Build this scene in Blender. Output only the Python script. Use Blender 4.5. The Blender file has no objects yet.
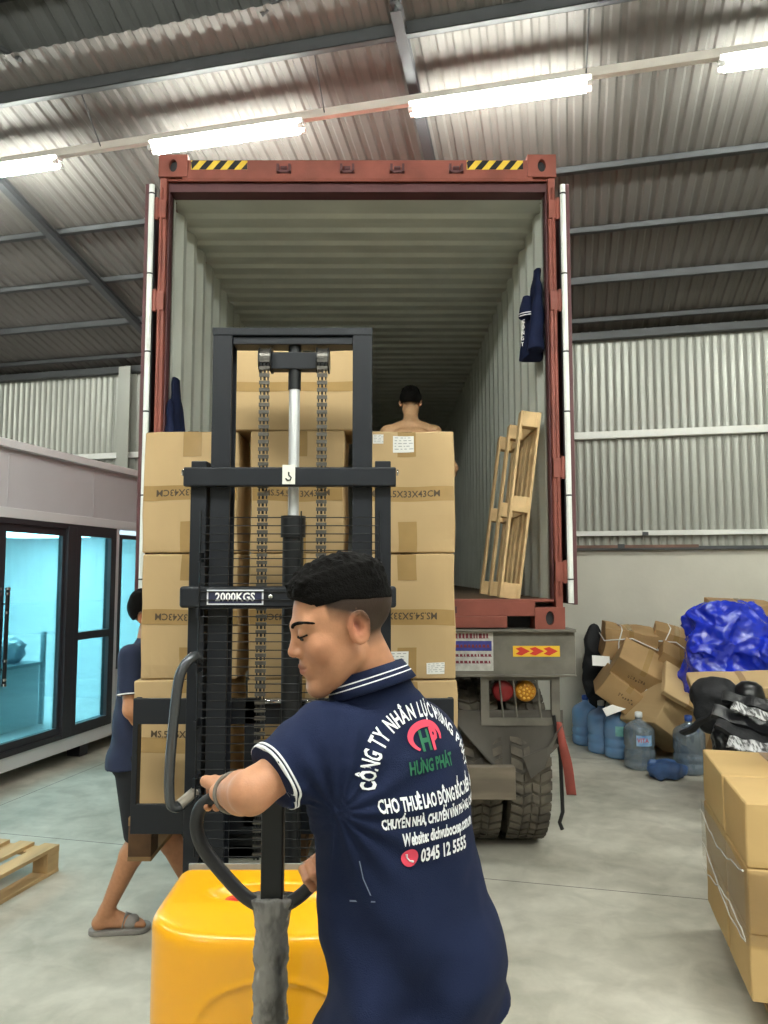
import bpy, bmesh, math, random
import numpy as np
from mathutils import Vector, Matrix, Euler, noise
from mathutils.bvhtree import BVHTree

PI = math.pi
R_ = math.radians
scene = bpy.context.scene
COL = scene.collection

# ---------------------------------------------------------------- camera
cam_data = bpy.data.cameras.new('camera')
cam_data.sensor_fit = 'HORIZONTAL'
cam_data.sensor_width = 36.0
cam_data.lens = 750.0 / 768.0 * 36.0
cam_data.clip_start = 0.05
cam_data.clip_end = 100
cam = bpy.data.objects.new('camera', cam_data)
cam.location = (0, 0, 1.7)
cam.rotation_euler = (R_(90) + math.atan(63 / 750), 0, 0)
COL.objects.link(cam)
scene.camera = cam

# ---------------------------------------------------------------- world and exposure
world = bpy.data.worlds.new('night_air')
scene.world = world
world.use_nodes = True
world.node_tree.nodes['Background'].inputs[0].default_value = (0.35, 0.42, 0.5, 1)
world.node_tree.nodes['Background'].inputs[1].default_value = 0.04
scene.view_settings.view_transform = 'Standard'
scene.view_settings.look = 'None'
scene.view_settings.gamma = 1
scene.view_settings.use_curve_mapping = False
scene.view_settings.exposure = 0.0
TUBE_POWER = 210.0          # emission of the fluorescent tubes
CABIN_POWER = 180.0         # ceiling panel in the glazed cabin

# building axes: the hall is turned 13.5 degrees against the truck
TH = R_(13.5)
AX = Vector((math.sin(TH), math.cos(TH), 0))     # towards the back wall
BX = Vector((math.cos(TH), -math.sin(TH), 0))    # along the back wall


def W(b, a, z):
    return BX * b + AX * a + Vector((0, 0, z))


HALL = Matrix(((BX.x, AX.x, 0, 0), (BX.y, AX.y, 0, 0), (0, 0, 1, 0), (0, 0, 0, 1)))

# ---------------------------------------------------------------- materials
MATS = {}


def rgb(h):
    h = h.lstrip('#')
    out = []
    for i in (0, 2, 4):
        c = int(h[i:i + 2], 16) / 255
        out.append(c / 12.92 if c <= 0.04045 else ((c + 0.055) / 1.055) ** 2.4)
    return tuple(out) + (1,)


def mat(name, col, rough=0.6, metal=0.0, var=0.0, vscale=6.0, bump=0.0, bscale=40.0, col2=None,
        stretch=(1, 1, 1), spec=0.5, sss=0.0, coat=0.0, detail=4.0, contrast=(0.35, 0.65), attr=None):
    if name in MATS:
        return MATS[name]
    m = bpy.data.materials.new(name)
    m.use_nodes = True
    nt = m.node_tree
    N, L = nt.nodes, nt.links
    b = N['Principled BSDF']
    c = rgb(col) if isinstance(col, str) else tuple(col) + (1,)
    b.inputs['Base Color'].default_value = c
    b.inputs['Roughness'].default_value = rough
    b.inputs['Metallic'].default_value = metal
    b.inputs['Specular IOR Level'].default_value = spec
    b.inputs['Coat Weight'].default_value = coat
    if sss:
        b.inputs['Subsurface Weight'].default_value = sss
        b.inputs['Subsurface Radius'].default_value = (0.012, 0.005, 0.003)
        b.inputs['Subsurface Scale'].default_value = 1.0
    tc = N.new('ShaderNodeTexCoord')
    mp = N.new('ShaderNodeMapping')
    mp.inputs['Scale'].default_value = stretch
    L.new(tc.outputs['Object'], mp.inputs['Vector'])
    src = None
    if attr:
        at = N.new('ShaderNodeAttribute')
        at.attribute_name = attr
        src = at.outputs['Color']
    if var or col2:
        n = N.new('ShaderNodeTexNoise')
        n.inputs['Scale'].default_value = vscale
        n.inputs['Detail'].default_value = detail
        L.new(mp.outputs[0], n.inputs['Vector'])
        rp = N.new('ShaderNodeMapRange')
        rp.inputs[1].default_value, rp.inputs[2].default_value = contrast
        L.new(n.outputs[0], rp.inputs[0])
        mx = N.new('ShaderNodeMix')
        mx.data_type = 'RGBA'
        if src is not None:
            hs = N.new('ShaderNodeHueSaturation')
            hs.inputs['Value'].default_value = 1 - var
            L.new(src, hs.inputs['Color'])
            L.new(src, mx.inputs[6])
            L.new(hs.outputs[0], mx.inputs[7])
        else:
            mx.inputs[6].default_value = c
            mx.inputs[7].default_value = rgb(col2) if col2 else tuple(x * (1 - var) for x in c[:3]) + (1,)
        L.new(rp.outputs[0], mx.inputs[0])
        L.new(mx.outputs[2], b.inputs['Base Color'])
    elif src is not None:
        L.new(src, b.inputs['Base Color'])
    if bump:
        n2 = N.new('ShaderNodeTexNoise')
        n2.inputs['Scale'].default_value = bscale
        n2.inputs['Detail'].default_value = 3
        L.new(mp.outputs[0], n2.inputs['Vector'])
        bp = N.new('ShaderNodeBump')
        bp.inputs['Strength'].default_value = bump
        bp.inputs['Distance'].default_value = 0.01
        L.new(n2.outputs[0], bp.inputs['Height'])
        L.new(bp.outputs[0], b.inputs['Normal'])
    MATS[name] = m
    return m


def glassy(name, tint, gloss=0.12, rough=0.03, opac=0.0, body='#88aabb'):
    """thin clear film, pane or bottle wall: tinted see-through with a mirror sheen"""
    if name in MATS:
        return MATS[name]
    m = bpy.data.materials.new(name)
    m.use_nodes = True
    nt = m.node_tree
    N, L = nt.nodes, nt.links
    N.remove(N['Principled BSDF'])
    out = N['Material Output']
    t = N.new('ShaderNodeBsdfTransparent')
    t.inputs[0].default_value = rgb(tint)
    g = N.new('ShaderNodeBsdfGlossy')
    g.inputs['Roughness'].default_value = rough
    lw = N.new('ShaderNodeLayerWeight')
    lw.inputs[0].default_value = 0.35
    mul = N.new('ShaderNodeMath')
    mul.operation = 'MULTIPLY_ADD'
    mul.inputs[1].default_value = 0.6
    mul.inputs[2].default_value = gloss
    L.new(lw.outputs['Fresnel'], mul.inputs[0])
    mx = N.new('ShaderNodeMixShader')
    L.new(mul.outputs[0], mx.inputs[0])
    base = t
    if opac:
        d = N.new('ShaderNodeBsdfDiffuse')
        d.inputs[0].default_value = rgb(body)
        m2 = N.new('ShaderNodeMixShader')
        m2.inputs[0].default_value = opac
        L.new(t.outputs[0], m2.inputs[1])
        L.new(d.outputs[0], m2.inputs[2])
        base = m2
    L.new(base.outputs[0], mx.inputs[1])
    L.new(g.outputs[0], mx.inputs[2])
    L.new(mx.outputs[0], out.inputs[0])
    MATS[name] = m
    return m


def emit(name, col, power):
    m = bpy.data.materials.new(name)
    m.use_nodes = True
    N, L = m.node_tree.nodes, m.node_tree.links
    N.remove(N['Principled BSDF'])
    e = N.new('ShaderNodeEmission')
    e.inputs[0].default_value = rgb(col)
    e.inputs[1].default_value = power
    L.new(e.outputs[0], N['Material Output'].inputs[0])
    return m


# ---------------------------------------------------------------- mesh collector
class MB:
    def __init__(s):
        s.v, s.f, s.smooth = [], [], []

    def add(s, verts, faces, smooth=False):
        o = len(s.v)
        s.v += [tuple(p) for p in verts]
        for f in faces:
            s.f.append(tuple(i + o for i in f))
            s.smooth.append(smooth)
        return s

    def box(s, lo, hi, M=None):
        (x0, y0, z0), (x1, y1, z1) = lo, hi
        vs = [Vector(p) for p in ((x0, y0, z0), (x1, y0, z0), (x1, y1, z0), (x0, y1, z0),
                                  (x0, y0, z1), (x1, y0, z1), (x1, y1, z1), (x0, y1, z1))]
        if M is not None:
            vs = [M @ p for p in vs]
        return s.add(vs, [(0, 3, 2, 1), (4, 5, 6, 7), (0, 1, 5, 4), (1, 2, 6, 5), (2, 3, 7, 6), (3, 0, 4, 7)])

    def prism(s, pts, d, M=None):
        """polygon pts (3-D, any plane) pushed along vector d"""
        n = len(pts)
        vs = [Vector(p) for p in pts] + [Vector(p) + Vector(d) for p in pts]
        if M is not None:
            vs = [M @ p for p in vs]
        fs = [tuple(range(n))[::-1], tuple(range(n, 2 * n))]
        fs += [(i, (i + 1) % n, n + (i + 1) % n, n + i) for i in range(n)]
        return s.add(vs, fs)

    def tube(s, pts, r, n=12, caps=True, closed=False, r2=None):
        pts = [Vector(p) for p in pts]
        k = len(pts)
        rs = r if isinstance(r, (list, tuple)) else [r] * k
        up = None
        vs, fs = [], []
        for i, p in enumerate(pts):
            if closed:
                t = (pts[(i + 1) % k] - pts[i - 1])
            else:
                t = pts[min(i + 1, k - 1)] - pts[max(i - 1, 0)]
            t.normalize()
            if up is None:
                up = Vector((0, 0, 1)) if abs(t.z) < 0.9 else Vector((1, 0, 0))
            a = (up - t * up.dot(t)).normalized()
            b = t.cross(a)
            up = a
            for j in range(n):
                q = 2 * PI * j / n
                vs.append(p + a * (math.cos(q) * rs[i]) + b * (math.sin(q) * (r2 if r2 else rs[i])))
        m = k if closed else k - 1
        for i in range(m):
            i2 = (i + 1) % k
            for j in range(n):
                fs.append((i * n + j, i * n + (j + 1) % n, i2 * n + (j + 1) % n, i2 * n + j))
        s.add(vs, fs, True)
        if caps and not closed:
            s.add(vs[:n], [tuple(range(n))[::-1]])
            s.add(vs[-n:], [tuple(range(n))])
        return s

    def lathe(s, prof, c=(0, 0, 0), n=24, M=None, smooth=True):
        """prof: list of (r, z); axis z"""
        vs, fs = [], []
        for r, z in prof:
            for j in range(n):
                q = 2 * PI * j / n
                p = Vector((c[0] + r * math.cos(q), c[1] + r * math.sin(q), c[2] + z))
                vs.append(M @ p if M is not None else p)
        for i in range(len(prof) - 1):
            for j in range(n):
                fs.append((i * n + j, i * n + (j + 1) % n, (i + 1) * n + (j + 1) % n, (i + 1) * n + j))
        fs.append(tuple(range(n))[::-1])
        fs.append(tuple(range((len(prof) - 1) * n, len(prof) * n)))
        return s.add(vs, fs, smooth)

    def build(s, name, m, parent=None, bevel=0.0, seg=2, M=None):
        me = bpy.data.meshes.new(name)
        vs = [M @ Vector(p) for p in s.v] if M is not None else s.v
        me.from_pydata([tuple(p) for p in vs], [], s.f)
        me.polygons.foreach_set('use_smooth', s.smooth)
        me.materials.append(m)
        me.validate()
        me.update()
        o = bpy.data.objects.new(name, me)
        COL.objects.link(o)
        if bevel:
            md = o.modifiers.new('bevel', 'BEVEL')
            md.width = bevel
            md.segments = seg
            md.limit_method = 'ANGLE'
            md.angle_limit = R_(40)
            md.harden_normals = False
        if parent is not None:
            o.parent = parent
            o.matrix_parent_inverse = parent_world(parent).inverted()
        return o


def parent_world(o):
    m = o.matrix_basis.copy()
    if o.parent:
        m = parent_world(o.parent) @ o.matrix_parent_inverse @ m
    return m


def tag(o, label=None, cat=None, group=None, kind=None):
    if label:
        o['label'] = label
    if cat:
        o['category'] = cat
    if group:
        o['group'] = group
    if kind:
        o['kind'] = kind
    return o


def thing(name, loc, label, cat, group=None, rz=0.0):
    o = bpy.data.objects.new(name, None)
    o.empty_display_size = 0.1
    COL.objects.link(o)
    o.location = loc
    o.rotation_euler = (0, 0, rz)
    return tag(o, label, cat, group)


def copy_tree(o, parent=None):
    c = o.copy()
    COL.objects.link(c)
    if parent is not None:
        c.parent = parent
    for ch in list(o.children):
        copy_tree(ch, c)
    return c


def struct(o):
    o['kind'] = 'structure'
    return o


def bez(pts, n=8):
    """smooth Catmull-Rom line through points"""
    P = [Vector(p) for p in pts]
    P = [P[0] * 2 - P[1]] + P + [P[-1] * 2 - P[-2]]
    out = []
    for i in range(1, len(P) - 2):
        for k in range(n):
            t = k / n
            a, b, c, d = P[i - 1], P[i], P[i + 1], P[i + 2]
            out.append(0.5 * ((2 * b) + (c - a) * t + (2 * a - 5 * b + 4 * c - d) * t * t + (3 * b - a - 3 * c + d) * t ** 3))
    out.append(P[-2])
    return out


def text_mesh(body, size=0.03, xs=1.0, offset=0.0, align='CENTER', shear=0.0, extrude=0.0):
    cu = bpy.data.curves.new('lettering', 'FONT')
    cu.body = body
    cu.size = size
    cu.align_x = align
    cu.align_y = 'CENTER'
    cu.offset = offset
    cu.resolution_u = 2
    cu.extrude = extrude
    ob = bpy.data.objects.new('lettering', cu)
    COL.objects.link(ob)
    dg = bpy.context.evaluated_depsgraph_get()
    me = ob.evaluated_get(dg).to_mesh()
    vs = [(v.co.x * xs, v.co.y, v.co.z) for v in me.vertices]
    fs = [tuple(p.vertices) for p in me.polygons]
    ob.evaluated_get(dg).to_mesh_clear()
    bpy.data.objects.remove(ob)
    bpy.data.curves.remove(cu)
    return vs, fs


def put_text(mb, body, O, X, Y, size, xs=1.0, offset=0.0, align='CENTER'):
    O, X, Y = Vector(O), Vector(X).normalized(), Vector(Y).normalized()
    vs, fs = text_mesh(body, size, xs, offset, align)
    mb.add([O + X * v[0] + Y * v[1] for v in vs], fs)


# ---------------------------------------------------------------- signed-distance modelling (bodies, cloth, moulded covers)
def smin(a, b, k):
    h = np.clip(0.5 + 0.5 * (b - a) / k, 0, 1)
    return b + (a - b) * h - k * h * (1 - h)


def smax(a, b, k):
    return -smin(-a, -b, k)


def d_cap(p, a, b, ra, rb):
    a = np.array(a, float)
    b = np.array(b, float)
    ab = b - a
    t = np.clip(((p - a) @ ab) / (ab @ ab + 1e-12), 0, 1)
    return np.linalg.norm(p - a - t[:, None] * ab, axis=1) - (ra + (rb - ra) * t)


def d_ell(p, c, r, Rm=None):
    q = p - np.array(c, float)
    if Rm is not None:
        q = q @ Rm
    r = np.array(r, float)
    k0 = np.linalg.norm(q / r, axis=1)
    k1 = np.linalg.norm(q / (r * r), axis=1) + 1e-9
    return k0 * (k0 - 1) / k1


def d_rbox(p, c, h, r, Rm=None):
    q = p - np.array(c, float)
    if Rm is not None:
        q = q @ Rm
    q = np.abs(q) - (np.array(h, float) - r)
    return np.linalg.norm(np.maximum(q, 0), axis=1) + np.minimum(q.max(axis=1), 0) - r


def d_loft(p, secs):
    """secs rows: z, cx, cy, halfwidth, halfdepth, yaw"""
    S = np.array(sorted(secs), float)
    z = np.clip(p[:, 2], S[0, 0], S[-1, 0])
    c = [np.interp(z, S[:, 0], S[:, i]) for i in range(1, 6)]
    x, y = p[:, 0] - c[0], p[:, 1] - c[1]
    cs, sn = np.cos(c[4]), np.sin(c[4])
    u, v = x * cs + y * sn, -x * sn + y * cs
    k0 = np.sqrt((u / c[2]) ** 2 + (v / c[3]) ** 2) + 1e-9
    k1 = np.sqrt((u / c[2] ** 2) ** 2 + (v / c[3] ** 2) ** 2) + 1e-9
    d = k0 * (k0 - 1) / k1
    dz = np.maximum(S[0, 0] - p[:, 2], p[:, 2] - S[-1, 0])
    return np.where(dz > 0, np.sqrt(np.maximum(d, 0) ** 2 + dz ** 2), np.maximum(d, dz))


def sdf_mesh(fn, lo, hi, vox):
    lo = np.array(lo, float)
    hi = np.array(hi, float)
    cs = 4
    nb = np.ceil((hi - lo) / (vox * cs)).astype(int)
    n = nb * cs
    bc = np.stack(np.meshgrid(*[np.arange(k) for k in nb], indexing='ij'), -1).reshape(-1, 3)
    cen = lo + (bc * cs + (cs - 1) / 2) * vox
    d = fn(cen)
    coarse = d.reshape(nb)
    F = np.repeat(np.repeat(np.repeat(coarse.astype(np.float32), cs, 0), cs, 1), cs, 2)
    near = np.abs(d) < vox * cs * 1.9
    off = np.stack(np.meshgrid(*[np.arange(cs)] * 3, indexing='ij'), -1).reshape(-1, 3)
    idx = (bc[near] * cs)[:, None, :] + off[None]
    idx = idx.reshape(-1, 3)
    for s in range(0, len(idx), 400000):
        q = idx[s:s + 400000]
        F[q[:, 0], q[:, 1], q[:, 2]] = fn(lo + q * vox)
    # closed at the grid border
    F[0], F[-1], F[:, 0], F[:, -1], F[:, :, 0], F[:, :, -1] = 1, 1, 1, 1, 1, 1
    I = F < 0
    cnt = np.zeros(n - 1, np.int8)
    for dx in (0, 1):
        for dy in (0, 1):
            for dz in (0, 1):
                cnt += I[dx:n[0] - 1 + dx, dy:n[1] - 1 + dy, dz:n[2] - 1 + dz]
    cells = np.argwhere((cnt > 0) & (cnt < 8))
    vid = np.full(n - 1, -1, np.int32)
    vid[cells[:, 0], cells[:, 1], cells[:, 2]] = np.arange(len(cells))
    pos = np.zeros((len(cells), 3))
    num = np.zeros(len(cells))
    corners = [(x, y, z) for x in (0, 1) for y in (0, 1) for z in (0, 1)]
    for i, a in enumerate(corners):
        for b in corners[i + 1:]:
            if sum(abs(p - q) for p, q in zip(a, b)) != 1:
                continue
            ca, cb = cells + a, cells + b
            va = F[ca[:, 0], ca[:, 1], ca[:, 2]]
            vb = F[cb[:, 0], cb[:, 1], cb[:, 2]]
            m = (va < 0) != (vb < 0)
            t = np.where(m, va / np.where(m, va - vb, 1), 0)
            pos += np.where(m[:, None], np.array(a) + t[:, None] * (np.array(b) - np.array(a)), 0)
            num += m
    verts = lo + (cells + pos / num[:, None]) * vox
    quads = []
    for ax in range(3):
        sl0 = [slice(None)] * 3
        sl1 = [slice(None)] * 3
        sl0[ax] = slice(0, -1)
        sl1[ax] = slice(1, None)
        A_, B_ = I[tuple(sl0)], I[tuple(sl1)]
        e = np.argwhere(A_ != B_)
        u, w = (ax + 1) % 3, (ax + 2) % 3
        ok = (e[:, u] > 0) & (e[:, w] > 0) & (e[:, u] < n[u] - 1) & (e[:, w] < n[w] - 1)
        e = e[ok]
        flip = B_[e[:, 0], e[:, 1], e[:, 2]]
        q = []
        for du, dw in ((-1, -1), (0, -1), (0, 0), (-1, 0)):
            c = e.copy()
            c[:, u] += du
            c[:, w] += dw
            q.append(vid[c[:, 0], c[:, 1], c[:, 2]])
        q = np.stack(q, 1)
        q[flip] = q[flip][:, ::-1]
        quads.append(q)
    return verts, np.concatenate(quads)


def relax(v, q, it=1, w=0.5):
    for _ in range(it):
        acc = np.zeros_like(v)
        c = np.zeros(len(v))
        for i in range(4):
            for j in (1, 3):
                np.add.at(acc, q[:, i], v[q[:, (i + j) % 4]])
                np.add.at(c, q[:, i], 1)
        v = v * (1 - w) + w * acc / np.maximum(c, 1)[:, None]
    return v


def np_obj(name, v, q, m, parent=None, cols=None):
    me = bpy.data.meshes.new(name)
    me.vertices.add(len(v))
    me.vertices.foreach_set('co', v.astype(np.float32).ravel())
    me.loops.add(q.size)
    me.loops.foreach_set('vertex_index', q.astype(np.int32).ravel())
    me.polygons.add(len(q))
    me.polygons.foreach_set('loop_start', np.arange(0, q.size, q.shape[1], dtype=np.int32))
    me.polygons.foreach_set('use_smooth', np.ones(len(q), bool))
    me.update(calc_edges=True)
    me.validate()
    me.materials.append(m)
    if cols is not None:
        at = me.color_attributes.new('tone', 'FLOAT_COLOR', 'POINT')
        at.data.foreach_set('color', np.concatenate([cols, np.ones((len(cols), 1))], 1).astype(np.float32).ravel())
    o = bpy.data.objects.new(name, me)
    COL.objects.link(o)
    if parent is not None:
        o.parent = parent
        o.matrix_parent_inverse = parent_world(parent).inverted()
    return o


def wob(p, f, seed=0.0):
    """cheap smooth wobble in [-1,1] for cloth and hair"""
    x, y, z = p[:, 0] * f, p[:, 1] * f, p[:, 2] * f
    s = seed
    return (np.sin(x * 1.7 + 1.3 * np.sin(y * 1.1 + s) + s) + np.sin(y * 1.9 + 1.5 * np.sin(z * 1.3 + s * 2) + s * 3)
            + np.sin(z * 1.6 + 1.4 * np.sin(x * 1.2 + s * 1.7))) / 3

# ================================================================ the hall
M_roof = mat('roof_sheet', '#66635f', 0.6, 0.0, var=0.1, vscale=1.2, spec=0.3)
M_roofhi = mat('monitor_sheet', '#6f706e', 0.55, 0.0, var=0.1, vscale=1.5, spec=0.3)
M_steel = mat('purlin_steel', '#3d3f41', 0.6, 0.0, var=0.15, vscale=3)
M_clad = mat('wall_sheet', '#9a9b93', 0.33, 0.2, var=0.08, vscale=0.8, stretch=(1, 1, 0.3))
M_conc = mat('rendered_wall', '#c6c3b7', 0.85, var=0.14, vscale=1.4, bump=0.15, bscale=25)
M_girt = mat('girt_white', '#d5d5d0', 0.45, var=0.1, vscale=4)
M_rust = mat('rust_strip', '#7a5a4c', 0.7, var=0.35, vscale=6)

# floor with stains and saw-cut joints
M_floor = mat('concrete_floor', '#b1afa6', 0.6, var=0.0, spec=0.3)
nt = M_floor.node_tree
N, L = nt.nodes, nt.links
b = N['Principled BSDF']
tc = N.new('ShaderNodeTexCoord')
n1 = N.new('ShaderNodeTexNoise'); n1.inputs['Scale'].default_value = 0.9; n1.inputs['Detail'].default_value = 8; n1.inputs['Roughness'].default_value = 0.62
n2 = N.new('ShaderNodeTexNoise'); n2.inputs['Scale'].default_value = 5.5; n2.inputs['Detail'].default_value = 8; n2.inputs['Distortion'].default_value = 0.6
L.new(tc.outputs['Object'], n1.inputs['Vector']); L.new(tc.outputs['Object'], n2.inputs['Vector'])
r1 = N.new('ShaderNodeValToRGB')
r1.color_ramp.elements[0].position = 0.36; r1.color_ramp.elements[0].color = rgb('#aaa698')
r1.color_ramp.elements[1].position = 0.62; r1.color_ramp.elements[1].color = rgb('#d4d0c3')
r2 = N.new('ShaderNodeValToRGB')
r2.color_ramp.elements[0].position = 0.38; r2.color_ramp.elements[0].color = (0.84, 0.84, 0.83, 1)
r2.color_ramp.elements[1].position = 0.6; r2.color_ramp.elements[1].color = (1, 1, 1, 1)
L.new(n1.outputs[0], r1.inputs[0]); L.new(n2.outputs[0], r2.inputs[0])
mul = N.new('ShaderNodeMix'); mul.data_type = 'RGBA'; mul.blend_type = 'MULTIPLY'; mul.inputs[0].default_value = 1
L.new(r1.outputs[0], mul.inputs[6]); L.new(r2.outputs[0], mul.inputs[7])
sep = N.new('ShaderNodeSeparateXYZ'); L.new(tc.outputs['Object'], sep.inputs[0])
last = mul.outputs[2]
for out, per, ph in ((0, 3.0, 1.1), (1, 3.0, 1.62)):
    ad = N.new('ShaderNodeMath'); ad.operation = 'ADD'; ad.inputs[1].default_value = ph + 60
    L.new(sep.outputs[out], ad.inputs[0])
    dv = N.new('ShaderNodeMath'); dv.operation = 'DIVIDE'; dv.inputs[1].default_value = per
    L.new(ad.outputs[0], dv.inputs[0])
    fr = N.new('ShaderNodeMath'); fr.operation = 'FRACT'; L.new(dv.outputs[0], fr.inputs[0])
    cp = N.new('ShaderNodeMath'); cp.operation = 'LESS_THAN'; cp.inputs[1].default_value = 0.0024
    L.new(fr.outputs[0], cp.inputs[0])
    mx = N.new('ShaderNodeMix'); mx.data_type = 'RGBA'
    mx.inputs[7].default_value = rgb('#5c5b56')
    L.new(cp.outputs[0], mx.inputs[0]); L.new(last, mx.inputs[6])
    last = mx.outputs[2]
L.new(last, b.inputs['Base Color'])
bp = N.new('ShaderNodeBump'); bp.inputs['Strength'].default_value = 0.12; bp.inputs['Distance'].default_value = 0.01
L.new(n2.outputs[0], bp.inputs['Height']); L.new(bp.outputs[0], b.inputs['Normal'])
rr = N.new('ShaderNodeMapRange'); rr.inputs[3].default_value = 0.42; rr.inputs[4].default_value = 0.7
L.new(n1.outputs[0], rr.inputs[0]); L.new(rr.outputs[0], b.inputs['Roughness'])

mb = MB()
mb.box((-11, -8, -0.2), (9, 19, 0.0))
fl = struct(mb.build('floor', M_floor))
fl.matrix_world = HALL

AW = 8.35          # distance of the back wall
EAVE = 4.34
SL = 0.25          # roof slope
A_TOP = 4.25       # where the lower roof stops under the raised monitor


def rz(a):
    return EAVE + SL * (AW - a)


def corrugated(mb, b0, b1, p0, p1, per, dep, prof, out):
    """ribs run from p0(b) to p1(b); out = direction of the ribs' depth"""
    xs = []
    b_ = b0
    while b_ < b1:
        for f, h in prof:
            xs.append((b_ + f * per, h * dep))
        b_ += per
    vs, fs = [], []
    for x, h in xs:
        vs.append(p0(x) + out * h)
        vs.append(p1(x) + out * h)
    for i in range(len(xs) - 1):
        fs.append((2 * i, 2 * i + 1, 2 * i + 3, 2 * i + 2))
    mb.add(vs, fs)


TRAP = [(0, 0), (0.42, 0), (0.56, 1), (0.86, 1)]
SOFT = [(0, 0), (0.25, 0.15), (0.5, 1), (0.75, 0.15)]
nrm = (AX * SL + Vector((0, 0, 1))).normalized()
mb = MB()
corrugated(mb, -10.5, 8.2, lambda x: W(x, A_TOP, rz(A_TOP)), lambda x: W(x, AW + 0.2, rz(AW + 0.2)), 0.112, 0.014, TRAP, nrm)
struct(mb.build('ceiling', M_roof))
# roof on the near side of the hall falls the other way
mb = MB()
corrugated(mb, -10.5, 8.2, lambda x: W(x, 2.6, rz(A_TOP)), lambda x: W(x, -7.8, 5.0), 0.25, 0.026, TRAP, nrm)
struct(mb.build('ceiling', M_roof))
# raised ridge monitor
mb = MB()
corrugated(mb, -10.5, 8.2, lambda x: W(x, 4.75, 5.74), lambda x: W(x, 3.42, 6.4), 0.16, 0.03, TRAP, nrm)
corrugated(mb, -10.5, 8.2, lambda x: W(x, 3.42, 6.4), lambda x: W(x, 2.1, 5.74), 0.16, 0.03, TRAP, nrm)
struct(mb.build('ceiling', M_roofhi))

# purlins (C sections, under the sheets) and rafters
for k, (a, h) in enumerate([(4.50, 0.09), (5.90, 0.05), (6.62, 0.05), (7.32, 0.07), (8.02, 0.05)]):
    mb = MB()
    z = rz(a) - 0.012
    for s0, s1, z0, z1 in ((0, 0.006, 0, h), (0, 0.05, 0, 0.006), (0, 0.05, h - 0.006, h), (0.044, 0.05, 0, 0.018)):
        pts = [W(-10.4, a + s0, z - h + z0), W(-10.4, a + s1, z - h + z0), W(-10.4, a + s1, z - h + z1), W(-10.4, a + s0, z - h + z1)]
        mb.prism(pts, BX * 18.4)
    struct(mb.build('trim_%d' % (k + 1), M_steel))
tr = 7
for bb in (-8.22, -4.59, -0.96, 2.67, 6.3):
    mb = MB()
    a0, a1 = 4.3, AW
    for s0, s1, d0, d1 in ((-0.035, 0.035, 0.06, 0.066), (-0.004, 0.004, 0.066, 0.14), (-0.035, 0.035, 0.14, 0.146)):
        pts = [W(bb + s0, a0, rz(a0) - d1), W(bb + s1, a0, rz(a0) - d1), W(bb + s1, a0, rz(a0) - d0), W(bb + s0, a0, rz(a0) - d0)]
        mb.prism(pts, AX * (a1 - a0) + Vector((0, 0, rz(a1) - rz(a0))))
    struct(mb.build('trim_%d' % tr, M_steel))
    tr += 1
    # monitor frames: post, diagonal, top rafter
    mb = MB()
    mb.tube([W(bb, 4.3, rz(4.3) - 0.1), W(bb, 4.3, 5.95)], 0.035, 6)
    mb.tube([W(bb, 4.3, rz(4.3) + 0.02), W(bb, 3.42, 6.3)], 0.03, 6)
    mb.tube([W(bb, 4.7, 5.7), W(bb, 3.42, 6.34), W(bb, 2.2, 5.7)], 0.035, 6)
    mb.tube([W(bb, 4.3, 5.95), W(bb - 0.9, 4.3, rz(4.3))], 0.02, 6)
    mb.tube([W(bb, 4.3, 5.95), W(bb + 0.9, 4.3, rz(4.3))], 0.02, 6)
    struct(mb.build('trim_%d' % tr, M_steel))
    tr += 1
for (a, z) in ((4.3, 5.95), (3.42, 6.36)):
    mb = MB()
    mb.prism([W(-10.4, a, z), W(-10.4, a + 0.05, z), W(-10.4, a + 0.05, z - 0.09), W(-10.4, a, z - 0.09)], BX * 18.4)
    struct(mb.build('trim_%d' % tr, M_steel))
    tr += 1

# back wall: rendered masonry below, ribbed sheet above, opening where the container stands
OPL, OPR = -3.48, -0.62
mb = MB()
for b0, b1 in ((-10.5, OPL), (OPR, 8.2)):
    mb.box((b0, AW, 0), (b1, AW + 0.22, 2.0))
wb = struct(mb.build('wall_back', M_conc))
wb.matrix_world = HALL
mb = MB()
for b0, b1 in ((-10.5, OPL), (OPR, 8.1)):
    corrugated(mb, b0, b1, lambda x: W(x, AW, 1.96), lambda x: W(x, AW, EAVE + 0.02), 0.082, 0.02, SOFT, -AX)
corrugated(mb, OPL, OPR, lambda x: W(x, AW, 4.42), lambda x: W(x, AW, EAVE + 0.1), 0.082, 0.02, SOFT, -AX)
cl = struct(mb.build('wall_back_cladding', M_clad))
# girts, base flashing and eave beam
for (z, h, dep, m_, b0, b1) in ((3.16, 0.075, 0.06, M_girt, OPR, 8), (2.115, 0.05, 0.06, M_girt, OPR, 8),
                                (1.965, 0.035, 0.05, M_steel, OPR, 8), (1.985, 0.03, 0.055, M_rust, OPR, 1.35),
                                (2.115, 0.05, 0.06, M_girt, -10, OPL), (3.16, 0.07, 0.06, M_girt, -10, OPL)):
    mb = MB()
    mb.box((b0, AW - 0.02 - dep, z), (b1, AW - 0.018, z + h))
    o = struct(mb.build('trim_%d' % tr, m_)); o.matrix_world = HALL
    tr += 1
mb = MB()
mb.box((0.55, AW - 0.085, 1.985), (0.62, AW - 0.018, 2.025))
mb.box((0.8, AW - 0.09, 2.115), (0.86, AW - 0.018, 2.15))
o = struct(mb.build('trim_%d' % tr, M_steel)); o.matrix_world = HALL; tr += 1
mb = MB()
mb.box((-10.4, AW - 0.12, EAVE - 0.10), (8, AW - 0.03, EAVE - 0.02))
o = struct(mb.build('trim_%d' % tr, M_steel)); o.matrix_world = HALL; tr += 1
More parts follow.
